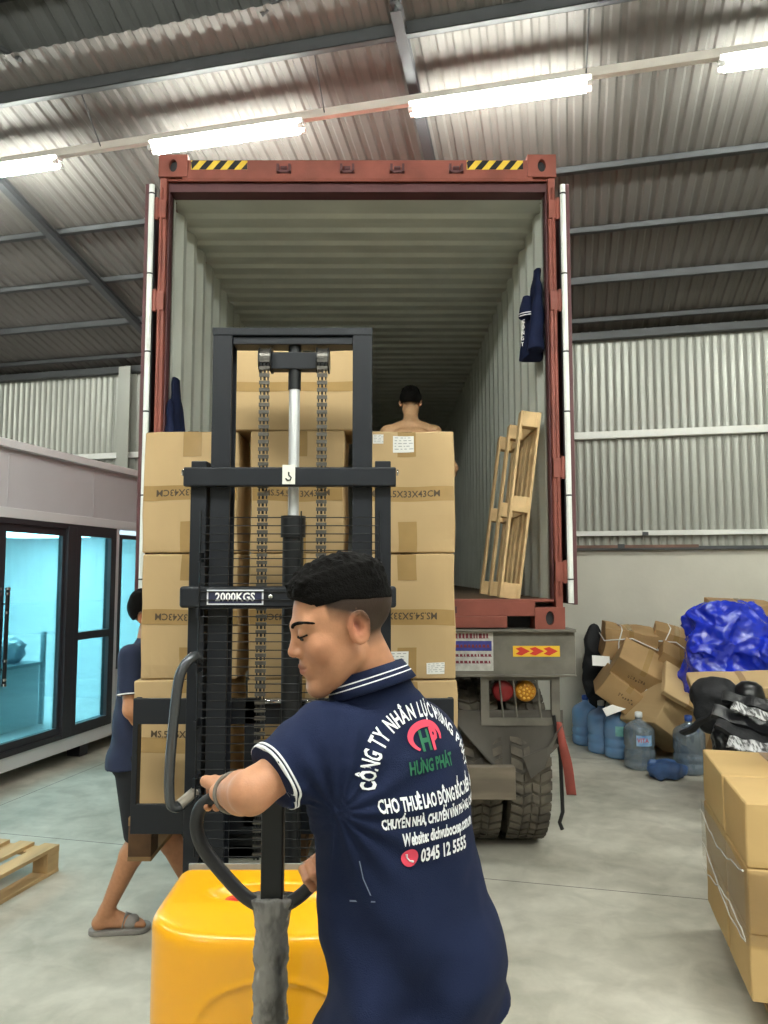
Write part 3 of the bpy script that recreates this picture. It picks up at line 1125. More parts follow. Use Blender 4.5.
for x in (CX - 0.5, CX + 0.42):
    mb.box((x, 4.54, 0.5), (x + 0.08, 4.62, 1.1))
mb.build('beam_bracket', M_dustd, trl)
mb = MB(); mb.tube([(CX - 0.95, 5.1, 0.5), (CX + 0.95, 5.1, 0.5)], 0.07, 12); mb.build('axle', M_dustd, trl)


def wheel():
    """twin-tyre unit: built on the x axis"""
    mb = MB()
    R, w = 0.5, 0.125
    n = 64
    prof = [(0.28, -w * .9), (0.36, -w), (0.46, -w * .98), (0.485, -w * .86), (0.487, 0), (0.485, w * .86), (0.46, w * .98), (0.36, w), (0.28, w * .9)]
    Mx = Matrix.Rotation(PI / 2, 4, 'Y')
    mb.lathe(prof, n=n, M=Mx)
    for k in range(44):
        q = 2 * PI * k / 44
        rot = Matrix.Rotation(q, 4, 'X')
        for x0, x1, sh in ((-w * .97, -w * .42, 0.014), (w * .42, w * .97, -0.014), (-w * .36, -0.004, -0.010), (0.004, w * .36, 0.010)):
            y0, y1 = -0.024, 0.024
            pts = [(x0, y0 + sh, 0.482), (x1, y0 - sh, 0.482), (x1, y1 - sh, 0.482), (x0, y1 + sh, 0.482)]
            mb.prism(pts, (0, 0, 0.018), M=rot)
    return mb


for x in (0.885, 0.59, CX - (0.885 - CX), CX - (0.59 - CX)):
    mb = wheel()
    o = mb.build('tyre', M_tyre, trl, M=Matrix.Translation((x, 5.1, 0.5)))
    mb = MB()
    mb.lathe([(0.0, -0.05), (0.10, -0.05), (0.13, -0.02), (0.24, 0.03), (0.285, 0.12), (0.285, -0.12)], n=24, M=Matrix.Translation((x, 5.1, 0.5)) @ Matrix.Rotation(PI / 2, 4, 'Y'))
    mb.build('rim', M_dust, o)
# second axle further in
for x in (0.885, 0.59, CX - (0.885 - CX), CX - (0.59 - CX)):
    mb = wheel()
    mb.build('tyre', M_tyre, trl, M=Matrix.Translation((x, 6.6, 0.5)))
mb = MB(); mb.tube([(CX - 0.95, 6.6, 0.5), (CX + 0.95, 6.6, 0.5)], 0.07, 12); mb.build('axle', M_dustd, trl)
# torn strap at the right
mb = MB()
pts = bez([(1.05, 4.60, 0.82), (1.06, 4.57, 0.72), (1.085, 4.55, 0.58), (1.095, 4.54, 0.48), (1.105, 4.55, 0.41)], 6)
vs, fs = [], []
for i, p in enumerate(pts):
    w_ = 0.014 + 0.014 * min(1, i / 10)
    vs += [(p.x - w_, p.y, p.z), (p.x + w_, p.y - 0.01, p.z)]
for i in range(len(pts) - 1):
    fs.append((2 * i, 2 * i + 1, 2 * i + 3, 2 * i + 2))
mb.add(vs, fs, True)
so = mb.build('hanging_strap', mat('strap_red', '#94453a', 0.8, var=0.3, vscale=8), trl)
sd = so.modifiers.new('thick', 'SOLIDIFY'); sd.thickness = 0.006
mb = MB(); mb.tube([(1.02, 4.6, 0.86), (1.055, 4.59, 0.62), (1.06, 4.58, 0.3), (1.04, 4.58, 0.24), (1.055, 4.58, 0.2)], 0.012, 6); mb.build('cable', M_black, trl)

# ================================================================ wooden pallets
M_wood = mat('pallet_wood', '#c9a878', 0.75, var=0.3, vscale=9, stretch=(1, 0.15, 1), bump=0.15, bscale=60)
M_wood2 = mat('pallet_wood_old', '#9b7a52', 0.8, var=0.35, vscale=9, stretch=(1, 0.15, 1))
M_woodd = mat('pallet_block_dark', '#5d4229', 0.85, var=0.3, vscale=12)


def pallet(label, M, size=(1.0, 1.2), m=M_wood, mblk=None, nb=6, group=None, bt=0.02, bh=0.09, bottom=True):
    """boards run along local y; local z up; origin at the centre of the underside"""
    sx, sy = size
    t = thing('wooden_pallet', (0, 0, 0), label, 'pallet', group)
    t.matrix_basis = M
    H = bh + 2 * bt + (bt if bottom else 0)
    z0 = bt if bottom else 0
    gap = (sx - 0.1) / (nb - 1)
    bw = min(0.1, gap * 0.72)
    for k in range(nb):
        x = -sx / 2 + 0.05 + gap * k
        mb = MB(); mb.box((x - bw / 2, -sy / 2, z0 + bh + bt), (x + bw / 2, sy / 2, z0 + bh + 2 * bt)); mb.build('deck_board', m, t, bevel=0.002, M=M)
    for y in (-sy / 2 + 0.05, 0, sy / 2 - 0.05):
        mb = MB(); mb.box((-sx / 2, y - 0.05, z0 + bh), (sx / 2, y + 0.05, z0 + bh + bt)); mb.build('cross_board', m, t, bevel=0.002, M=M)
        for x in (-sx / 2 + 0.05, 0, sx / 2 - 0.05):
            mb = MB(); mb.box((x - 0.049, y - 0.049, z0), (x + 0.049, y + 0.049, z0 + bh)); mb.build('block', mblk or m, t, bevel=0.003, M=M)
    if bottom:
        for x in (-sx / 2 + 0.05, 0, sx / 2 - 0.05):
            mb = MB(); mb.box((x - 0.05, -sy / 2, 0), (x + 0.05, sy / 2, bt)); mb.build('base_board', m, t, bevel=0.002, M=M)
    return t


# floor pallet at the left edge (boards run along the hall)
pallet('pale wooden pallet lying empty on the floor at the left edge of the picture',
       HALL @ Matrix.Translation((-3.42, 3.32, 0)), (1.1, 1.2), M_wood, nb=7)
# pallet standing on its end inside the container, leaning on the right wall
ang = math.atan2(0.155, 1.18)
Ml = Matrix.Translation((0.722, 5.22, 1.560)) @ Matrix.Rotation(ang, 4, 'Y')
# local: x of the pallet -> world y, y -> up, deck side towards the wall
Ml = Ml @ Matrix(((0, 0, 1, 0), (1, 0, 0, 0), (0, 1, 0, 0), (0, 0, 0, 1))) @ Matrix.Translation((0, 0.6, 0))
pallet('light wooden pallet stood on end and leaning on the container\'s right wall', Ml, (1.0, 1.2), mat('pallet_wood_new', '#d9b988', 0.75, var=0.25, vscale=9, stretch=(1, 0.15, 1)), nb=6, bt=0.016, bh=0.082)
# pallet under the lifted cartons
LOADZ = 0.505
pallet('wooden pallet on the forks under the stacked cartons', Matrix.Translation((-0.375, 3.74, LOADZ)) @ Matrix.Rotation(0, 4, 'Z'), (1.4, 0.98), M_wood2, mblk=M_woodd, nb=8, bt=0.018, bh=0.125)

# ================================================================ pallet stacker
M_mast = mat('mast_paint', '#1c1f25', 0.45, 0.0, var=0.12, vscale=6, spec=0.3)
M_mastb = mat('mast_black', '#131518', 0.45, 0.1, spec=0.4)
M_yel = mat('moulded_yellow', '#f5ad14', 0.28, var=0.05, vscale=3, coat=0.3)
M_chain = mat('chain_steel', '#6a6762', 0.4, 0.8, var=0.3, vscale=60)
M_rub = mat('grip_rubber', '#1c1c1e', 0.5)
M_gt = mat('grey_tube', '#55585c', 0.25, 0.6)
MY = 2.95
stk = thing('pallet_stacker', (-0.36, 2.5, 0), 'yellow and dark grey walk-behind pallet stacker with a tall mast and loop handle', 'stacker')
XC = -0.368
# inner (raised) mast: two channels and a top beam
for sgn in (-1, 1):
    mb = MB()
    a, b_ = XC + sgn * 0.32, XC + sgn * 0.242
    lo, hi = min(a, b_), max(a, b_)
    mb.box((lo, MY, 0.45), (hi, MY + 0.014, 2.69))
    mb.box((lo, MY + 0.09, 0.45), (hi, MY + 0.104, 2.69))
    o_ = XC + sgn * 0.32
    mb.box((min(o_, o_ - sgn * 0.018), MY + 0.014, 0.45), (max(o_, o_ - sgn * 0.018), MY + 0.09, 2.69))
    mb.build('inner_mast_rail', M_mast, stk, bevel=0.003)
    mb = MB()
    a, b_ = XC + sgn * 0.395, XC + sgn * 0.332
    lo, hi = min(a, b_), max(a, b_)
    mb.box((lo, MY - 0.01, 0.05), (hi, MY + 0.12, 2.15))
    mb.build('outer_mast_rail', M_mast, stk, bevel=0.004)
mb = MB(); mb.box((XC - 0.242, MY + 0.01, 2.628), (XC + 0.242, MY + 0.10, 2.66)); mb.box((XC - 0.322, MY - 0.003, 2.662), (XC + 0.322, MY + 0.107, 2.694))
mb.build('top_beam', M_mast, stk, bevel=0.003)
mb = MB(); mb.box((XC - 0.415, MY - 0.05, 2.045), (XC + 0.415, MY - 0.01, 2.12)); cb = mb.build('upper_crossbar', M_mast, stk, bevel=0.006, seg=3)
# hook sticker
mb = MB(); mb.box((XC - 0.028, MY - 0.0515, 2.052), (XC + 0.022, MY - 0.050, 2.128)); hs_ = mb.build('hook_sticker', mat('cream_sticker', '#dcdcd2', 0.5), cb)
mb = MB()
mb.tube([(XC - 0.003 + x, MY - 0.053, 2.082 + z) for x, z in ((0.0, 0.018), (0.0, 0.006), (0.010, -0.004), (0.006, -0.014), (-0.005, -0.015), (-0.012, -0.007))], 0.0028, 6)
mb.build('hook_mark', M_black, hs_)
mb = MB(); mb.box((XC - 0.415, MY - 0.07, 1.575), (XC + 0.415, MY - 0.01, 1.657)); cb2 = mb.build('lower_crossbar', M_mast, stk, bevel=0.012, seg=4)
# capacity plate 2000KGS
PX = XC - 0.200
mb = MB(); mb.box((PX - 0.108, MY - 0.0715, 1.587), (PX + 0.108, MY - 0.070, 1.644)); pl_ = mb.build('capacity_plate', mat('plate_rim', '#d9dce2', 0.4), cb2, bevel=0.0)
mb = MB(); mb.box((PX - 0.102, MY - 0.0728, 1.592), (PX + 0.102, MY - 0.0714, 1.639)); mb.build('plate_field', mat('plate_navy', '#1f2440', 0.4), pl_)
mb = MB(); put_text(mb, '2000KGS', (PX, MY - 0.0732, 1.6155), (1, 0, 0), (0, 0, 1), 0.043, 0.92, 0.0012); mb.build('plate_lettering', mat('plate_white', '#f2f2f2', 0.4), pl_)
mb = MB(); mb.lathe([(0, 0.006), (0.008, 0.005), (0.011, 0)], n=14, M=Matrix.Translation((XC - 0.065, MY - 0.07, 1.618)) @ Matrix.Rotation(PI / 2, 4, 'X')); mb.build('bolt', M_chrome, cb2)
for sgn in (-1, 1):
    mb = MB(); mb.lathe([(0, 0.008), (0.012, 0.006), (0.014, 0)], n=12, M=Matrix.Translation((XC + sgn * 0.418, MY - 0.03, 2.1)) @ Matrix.Rotation(sgn * PI / 2, 4, 'Y')); mb.build('bolt', M_chrome, cb)
# lift cylinder
cyx = XC + 0.004
mb = MB(); mb.tube([(cyx, MY + 0.05, 0.3), (cyx, MY + 0.05, 1.925)], 0.042, 20); mb.tube([(cyx, MY + 0.05, 1.85), (cyx, MY + 0.05, 1.935)], 0.05, 20)
mb.build('lift_cylinder', M_mastb, stk)
mb = MB(); mb.tube([(cyx, MY + 0.05, 1.93), (cyx, MY + 0.05, 2.47)], 0.022, 20); mb.build('piston_rod', mat('rod_satin', '#d9dbdd', 0.35, 0.5), stk)
mb = MB(); mb.tube([(cyx, MY + 0.05, 2.45), (cyx, MY + 0.05, 2.63)], 0.026, 16); mb.build('rod_head', M_mastb, stk)
mb = MB(); mb.box((XC - 0.10, MY + 0.02, 2.53), (XC + 0.112, MY + 0.08, 2.60)); mb.build('crosshead', M_mast, stk, bevel=0.004)
for sgn in (-1, 1):
    x = XC + 0.004 + sgn * 0.116
    mb = MB()
    mb.tube([(x - 0.026, MY + 0.045, 2.57), (x - 0.021, MY + 0.045, 2.57)], 0.054, 28)
    mb.tube([(x + 0.021, MY + 0.045, 2.57), (x + 0.026, MY + 0.045, 2.57)], 0.054, 28)
    mb.tube([(x - 0.021, MY + 0.045, 2.57), (x + 0.021, MY + 0.045, 2.57)], 0.040, 28)
    mb.build('chain_wheel', M_mastb, stk)
    mb = MB()
    mbd = MB()
    y = MY + 0.004
    z = 0.62
    k = 0
    while z < 2.575:
        if k % 2 == 0:
            mbd.box((x - 0.017, y - 0.002, z), (x - 0.012, y + 0.006, z + 0.022)); mbd.box((x + 0.012, y - 0.002, z), (x + 0.017, y + 0.006, z + 0.022))
            mbd.box((x - 0.004, y - 0.002, z), (x + 0.004, y + 0.008, z + 0.022))
        else:
            mb.box((x - 0.0205, y - 0.006, z - 0.003), (x + 0.0205, y + 0.006, z + 0.011))
        z += 0.0150
        k += 1
    for q in range(14):
        t_ = PI - PI * q / 13
        yy, zz = MY + 0.045 + 0.043 * math.cos(t_), 2.57 + 0.043 * math.sin(t_)
        Mq = Matrix.Translation((x, yy, zz)) @ Matrix.Rotation(t_ - PI / 2, 4, 'X')
        mb.box((-0.0205, -0.005, -0.004), (0.0205, 0.005, 0.006), M=Mq)
    ch_ = mb.build('lift_chain', M_chain, stk)
    mbd.build('chain_plate', M_mastb, ch_)  # link plates coloured black to stand for the shade between the bars
# wire guard in front of the mast
mb = MB()
z = 0.66
k = 0
while z < 1.95:
    mb.tube([(XC - 0.335, MY - 0.075, z), (XC + 0.35, MY - 0.075, z)], 0.0022, 5)
    z += 0.0315
    k += 1
for x in (XC - 0.335, XC + 0.02 + 0.03, XC + 0.35, XC - 0.02):
    z1 = 1.945 if x != XC - 0.02 else 1.2
    mb.tube([(x, MY - 0.078, 0.66), (x, MY - 0.078, z1)], 0.003, 6)
gd = mb.build('wire_guard', mat('guard_wire', '#1d1e20', 0.4, 0.5), stk)
for z in np.arange(0.7, 1.95, 0.21):
    for xx in (XC - 0.345, XC + 0.35):
        mb = MB()
        mb.box((xx, MY - 0.09, z), (xx + 0.01, MY - 0.01, z + 0.035))
        mb.build('guard_clip', M_mast, gd)
# carriage: wide plate frame carrying the forks
FX0, FX1 = -1.022, 0.285
FY = MY + 0.16
mb = MB()
mb.box((FX0, FY, 1.095), (FX1, FY + 0.02, 1.198))
mb.box((FX0, FY, 0.662), (FX1, FY + 0.02, 0.778))
for x in (FX0, FX1 - 0.022):
    mb.box((x, FY + 0.001, 0.662), (x + 0.022, FY + 0.05, 1.197))
mb.box((XC - 0.20, FY, 0.69), (XC - 0.14, FY + 0.02, 1.2)); mb.box((XC + 0.14, FY, 0.69), (XC + 0.2, FY + 0.02, 1.2))
mb.build('carriage_frame', M_mast, stk, bevel=0.003)
mb = MB(); mb.tube([(XC - 0.13, FY - 0.02, 1.19), (XC + 0.1, FY - 0.02, 1.19)], 0.012, 10); mb.build('carriage_rod', M_chrome, stk)
for x in (XC - 0.26, XC + 0.14):
    mb = MB()
    mb.box((x, FY + 0.02, 0.56), (x + 0.12, FY + 0.05, 0.74))
    mb.box((x, FY + 0.02, 0.56), (x + 0.12, FY + 1.1, 0.615))
    mb.build('fork', M_mastb, stk, bevel=0.004)
# straddle legs with rollers
for x in (XC - 0.36, XC + 0.28):
    mb = MB()
    mb.box((x, 2.5, 0.05), (x + 0.08, 4.05, 0.14))
    lg = mb.build('straddle_leg', M_mastb, stk, bevel=0.004)
    mb = MB(); mb.tube([(x + 0.012, 3.95, 0.04), (x + 0.068, 3.95, 0.04)], 0.04, 16); mb.build('roller', M_rub, lg)
mb = MB(); mb.box((XC - 0.36, 2.33, 0.06), (XC + 0.36, 2.95, 0.3)); mb.build('base_frame', M_mastb, stk, bevel=0.005)
for x in (XC - 0.22, XC + 0.22):
    mb = MB(); mb.tube([(x - 0.025, 2.2, 0.06), (x + 0.025, 2.2, 0.06)], 0.06, 18); mb.build('caster', M_rub, stk)
# yellow moulded cover
BXC, BW, BY0, BY1, BZ = -0.290, 0.310, 1.90, 2.31, 0.846


def f_cover(p):
    d = d_rbox(p, (BXC, (BY0 + BY1) / 2, (0.10 + BZ) / 2), (BW, (BY1 - BY0) / 2, (BZ - 0.10) / 2), 0.04)
    # top falls a little to the front
    pl = (p[:, 2] - BZ) + 0.22 * np.maximum(0, (BY0 + 0.16 - p[:, 1]))
    d = smax(d, pl, 0.03)
    # bowed front
    xn = (p[:, 0] - BXC) / BW
    bow = (BY0 + 0.05 * xn ** 2 + 0.05 * np.abs(xn) ** 6) - p[:, 1]
    d = smax(d, bow * 0.85, 0.03)
    # oval grip tray in the top, round cap hole right of the tiller
    d = smax(d, -(d_ell(p, (BXC + 0.0, 2.13, BZ + 0.005), (0.20, 0.065, 0.065))), 0.006)
    d = smax(d, -(d_cap(p, (BXC + 0.205, 2.00, BZ + 0.03), (BXC + 0.205, 2.0, BZ - 0.03), 0.04, 0.035)), 0.008)
    # shallow round relief on the front
    e = np.sqrt(((p[:, 0] - BXC - 0.02) / 0.19) ** 2 + ((p[:, 2] - 0.60) / 0.115) ** 2) - 1
    ring = np.exp(-(e * 0.13 / 0.007) ** 2)
    front = (p[:, 1] < BY0 + 0.08)
    d = d - np.where(front, 0.0045 * ring - 0.004 / (1 + np.exp(np.clip(e * 40, -30, 30))), 0)
    return d


v, q = sdf_mesh(f_cover, (BXC - BW - 0.03, BY0 - 0.04, 0.06), (BXC + BW + 0.03, BY1 + 0.04, BZ + 0.04), 0.006)
v = relax(v, q, 1)
np_obj('body_cover', v, q, M_yel, stk)
mb = MB(); mb.box((BXC - 0.29, BY1 - 0.002, 0.1), (BXC + 0.29, BY1 + 0.006, BZ - 0.002))
mb.build('back_plate', mat('plate_grey', '#8b8c88', 0.5), stk)
M_redk = mat('red_knob', '#c2202b', 0.35)
mb = MB(); mb.lathe([(0.018, 0), (0.03, 0.006), (0.03, 0.016), (0.024, 0.022), (0, 0.024)], (BXC - 0.12, 2.13, BZ - 0.050), 20); kb = mb.build('stop_button', M_redk, stk)
mb = MB(); mb.box((BXC - 0.115, 2.115, BZ - 0.046), (BXC - 0.02, 2.145, BZ - 0.034)); mb.build('button_lever', M_redk, kb, bevel=0.004)
mb = MB(); mb.lathe([(0.026, 0), (0.026, 0.006), (0, 0.007)], (BXC + 0.205, 2.0, BZ - 0.058), 16); mb.build('key_socket', M_rub, stk)
# side hand rail at the left of the mast
mb = MB()
mb.tube(bez([(-0.705, 2.90, 1.375), (-0.715, 2.86, 1.395), (-0.745, 2.83, 1.36), (-0.765, 2.82, 1.28), (-0.785, 2.82, 1.02), (-0.785, 2.82, 0.90), (-0.775, 2.83, 0.855), (-0.75, 2.86, 0.85), (-0.705, 2.92, 0.885)], 6), 0.019, 12)
hr = mb.build('side_handrail', M_gt, stk)
mb = MB(); mb.tube([(-0.757, 2.85, 0.852), (-0.712, 2.91, 0.885)], 0.0205, 12); mb.build('rail_sleeve', mat('worn_silver', '#9b9388', 0.4, 0.5), hr)
# tiller: loop handle, post, film-wrapped arm
TY = 1.55
TXC = -0.222
TL = 0.150
loop = [(TXC - 0.06, TY, 1.255), (TXC - TL + 0.045, TY, 1.257), (TXC - TL + 0.008, TY, 1.24), (TXC - TL - 0.004, TY, 1.205), (TXC - TL + 0.006, TY, 1.165),
        (TXC - TL + 0.035, TY, 1.125), (TXC - 0.06, TY, 1.068), (TXC - 0.018, TY, 1.042)]
full = bez(loop, 5)
mir = [Vector((2 * TXC - p.x, p.y, p.z)) for p in reversed(full)]
mb = MB()
mb.tube(full + mir, 0.0135, 14, closed=True)
hd2 = mb.build('loop_handle', M_rub, stk)
mb = MB(); mb.box((TXC - 0.0225, TY - 0.012, 1.03), (TXC + 0.0225, TY + 0.012, 1.25)); mb.build('handle_post', M_mastb, hd2, bevel=0.004)
mb = MB(); mb.box((TXC - 0.085, TY - 0.011, 1.243), (TXC + 0.085, TY + 0.017, 1.268)); mb.build('handle_head', M_rub, hd2, bevel=0.011, seg=4)
mb = MB()
mb.tube([(TXC, TY, 1.03), (TXC, TY + 0.03, 0.8), (TXC - 0.02, TY + 0.22, 0.35), (TXC - 0.03, BY0 + 0.05, 0.3)], 0.024, 12)
mb.build('tiller_arm', M_mastb, stk)


def f_wrap(p):
    t = np.clip((1.05 - p[:, 2]) / 0.7, 0, 1)
    cy = TY + 0.03 * t + 0.24 * np.maximum(0, t - 0.3)
    cx = TXC - 0.012 * t
    u, v_ = (p[:, 0] - cx), (p[:, 1] - cy)
    wd = 0.034 + 0.016 * np.exp(-((p[:, 2] - 1.06) / 0.018) ** 2) - 0.002 * t
    d = np.sqrt((u / wd) ** 2 + (v_ / 0.026) ** 2) * 0.028 - 0.028
    d = np.maximum(d, np.maximum(p[:, 2] - 1.065, 0.36 - p[:, 2]))
    return d + 0.0035 * wob(p, 60, 1) + 0.002 * wob(p, 170, 2)


v, q = sdf_mesh(f_wrap, (TXC - 0.09, TY - 0.05, 0.34), (TXC + 0.07, TY + 0.32, 1.09), 0.004)
np_obj('film_wrap', v, q, mat('grey_film', '#7d7b78', 0.2, var=0.6, vscale=22, contrast=(0.42, 0.58), stretch=(1, 1, 0.5), bump=0.5, bscale=70), stk)

# ================================================================ cartons
M_card = mat('cardboard', '#bfa379', 0.75, var=0.10, vscale=3, stretch=(1, 1, 0.5), spec=0.25)
M_card2 = mat('cardboard_brown', '#ad8d63', 0.78, var=0.15, vscale=4, spec=0.25)
M_card3 = mat('cardboard_yellow', '#c6a672', 0.7, var=0.08, vscale=3, spec=0.25)
M_tape = mat('clear_tape', '#a78858', 0.22, var=0.1, vscale=12, spec=0.5)
M_ink = mat('print_ink', '#4c3e2c', 0.8)
M_label = mat('paper_label', '#e9e8e4', 0.6)
M_lab_ink = mat('label_ink', '#a9a9ab', 0.7)
M_film = glassy('stretch_film', '#faf8f4', 0.03, 0.18)


def carton(label, size, M, group=None, m=M_card, seed=0, dent=0.006, front=(), cat='box', name='cardboard_box', top_tape=True, side_tape=False, strings=False):
    """size (w, d, h); origin at centre of underside; local -y is the printed face.
    front: list of ('h', z, height) tape bands, ('v', x, z0, z1, w) tape strips, ('t', text, x, z, size, flip), ('l', x, z, w, h) labels"""
    w, d, h = size
    t = thing(name, (0, 0, 0), label, cat, group)
    t.matrix_basis = M
    off = Vector((seed * 3.7 + 11, seed * 1.9, seed * 5.3))

    def dn(p):
        p = Vector(p)
        n = noise.noise_vector(p * 4.5 + off) * dent * 1.6
        e = min(w / 2 - abs(p.x), 10) if False else 0
        # edges sink a little so faces look full
        fx, fy, fz = abs(p.x) / (w / 2), abs(p.y) / (d / 2), abs(p.z - h / 2) / (h / 2)
        s = sorted((fx, fy, fz))
        k = max(0, s[1] - 0.82) / 0.18
        c = Vector((p.x, p.y, p.z - h / 2))
        q = p - c * (0.010 * k * k) * (1 + noise.noise(p * 14 + off))
        q += n * (0.35 if p.z < 0.02 else 1)
        if p.z < 0.01:
            q.z = p.z
        return q
    bm = bmesh.new()
    bmesh.ops.create_cube(bm, size=1)
    for v in bm.verts:
        v.co = Vector((v.co.x * w, v.co.y * d, (v.co.z + 0.5) * h))
    bmesh.ops.bevel(bm, geom=list(bm.edges), offset=0.005, segments=1, affect='EDGES')
    bmesh.ops.subdivide_edges(bm, edges=[e for e in bm.edges if e.calc_length() > 0.05], cuts=9, use_grid_fill=True)
    for v in bm.verts:
        v.co = dn(v.co)
    me = bpy.data.meshes.new('body')
    bm.to_mesh(me)
    bm.free()
    me.materials.append(m)
    body = bpy.data.objects.new('body', me)
    COL.objects.link(body)
    body.parent = t

    def strip(pts2, fn, m_, nm, par):
        """grid patch; fn maps (u,v) to a local point"""
        (u0, v0, u1, v1) = pts2
        nu = max(1, int(abs(u1 - u0) / 0.03)); nv = max(1, int(abs(v1 - v0) / 0.03))
        vs, fs = [], []
        for i in range(nu + 1):
            for j in range(nv + 1):
                vs.append(fn(u0 + (u1 - u0) * i / nu, v0 + (v1 - v0) * j / nv))
        for i in range(nu):
            for j in range(nv):
                a = i * (nv + 1) + j
                fs.append((a, a + 1, a + nv + 2, a + nv + 1))
        mb = MB(); mb.add(vs, fs, True)
        o = mb.build(nm, m_); o.parent = par
        return o

    def face(u, v, e=0.0022):
        p = dn((u, -d / 2, v)); return p + Vector((0, -e, 0))
    if top_tape:
        strip((-0.025, -d / 2, 0.025, d / 2), lambda u, v: dn((u, v, h)) + Vector((0, 0, 0.002)), M_tape, 'tape', t)
        strip((-0.025, h - 0.055, 0.025, h - 0.002), lambda u, v: face(u, v), M_tape, 'tape', t)
    if side_tape:
        strip((-d / 2, h / 2 - 0.025, d / 2, h / 2 + 0.025), lambda u, v: dn((-w / 2, u, v)) + Vector((-0.002, 0, 0)), M_tape, 'tape', t)
    for it in front:
        if it[0] == 'h':
            strip((-w / 2 + 0.004, it[1], w / 2 - 0.004, it[1] + it[2]), lambda u, v: face(u, v, 0.0018), M_tape, 'tape', t)
        elif it[0] == 'v':
            strip((it[1] - it[4] / 2, it[2], it[1] + it[4] / 2, it[3]), lambda u, v: face(u, v, 0.0024), M_tape, 'tape', t)
        elif it[0] == 't':
            vs, fs = text_mesh(it[1], it[4], 0.95, 0.0006)
            f = -1 if it[5] else 1
            mb = MB()
            mb.add([face(it[2] + f * p[0], it[3] + f * p[1], 0.0034) for p in vs], fs)
            o = mb.build('printing', M_ink); o.parent = t
        elif it[0] == 'm':     # worn unreadable print: short ink strokes
            mb = MB()
            rr = random.Random(seed)
            for k in range(7):
                xx = it[1] + k * 0.024
                for j in range(3):
                    zz = it[2] + rr.uniform(0, 0.035)
                    q_ = [face(a, b_, 0.0036) for a, b_ in ((xx, zz), (xx + rr.uniform(0.006, 0.018), zz), (xx + 0.012, zz + 0.006), (xx, zz + 0.006))]
                    mb.add(q_, [(0, 1, 2, 3)])
            o = mb.build('printing', M_ink); o.parent = t
        elif it[0] == 'l':
            o = strip((it[1] - it[3] / 2, it[2] - it[4] / 2, it[1] + it[3] / 2, it[2] + it[4] / 2), lambda u, v: face(u, v, 0.0036), M_label, 'shipping_label', t)
            mb = MB()
            rr = random.Random(int(it[1] * 999) + seed)
            for k in range(5):
                z = it[2] + it[4] * (0.36 - 0.17 * k)
                x = it[1] - it[3] * 0.42
                while x < it[1] + it[3] * 0.36:
                    ww = rr.uniform(0.006, 0.02)
                    q = [face(a, b_, 0.0044) for a, b_ in ((x, z), (x + ww, z), (x + ww, z + it[4] * 0.05), (x, z + it[4] * 0.05))]
                    mb.add(q, [(0, 1, 2, 3)])
                    x += ww + rr.uniform(0.004, 0.012)
            s_ = mb.build('label_text', M_lab_ink); s_.parent = o
    if strings:
        mb = MB()
        for x, y in ((0.3, None), (None, 0.15)):
            e = 0.006
            if x is not None:
                xx = w * (x - 0.5)
                pts = [(xx, -d / 2 - e, 0), (xx - .02, -d / 2 - e, h * .6), (xx, -d / 2, h + e), (xx + .02, 0, h + e), (xx, d / 2 + e, h), (xx, d / 2 + e, 0)]
            else:
                zz = h * 0.62
                pts = [(-w / 2 - e, d / 2, zz), (-w / 2 - e, -d / 2 - e, zz), (0, -d / 2 - e * 1.5, zz + 0.05), (w / 2 + e, -d / 2 - e, zz - 0.04), (w / 2 + e, d / 2, zz)]
            mb.tube(pts, 0.006, 6)
        o = mb.build('string', M_label); o.parent = t
    return t


def T(x, y, z, rz=0.0, rx=0.0, ry=0.0):
    return Matrix.Translation((x, y, z)) @ Euler((rx, ry, rz)).to_matrix().to_4x4()


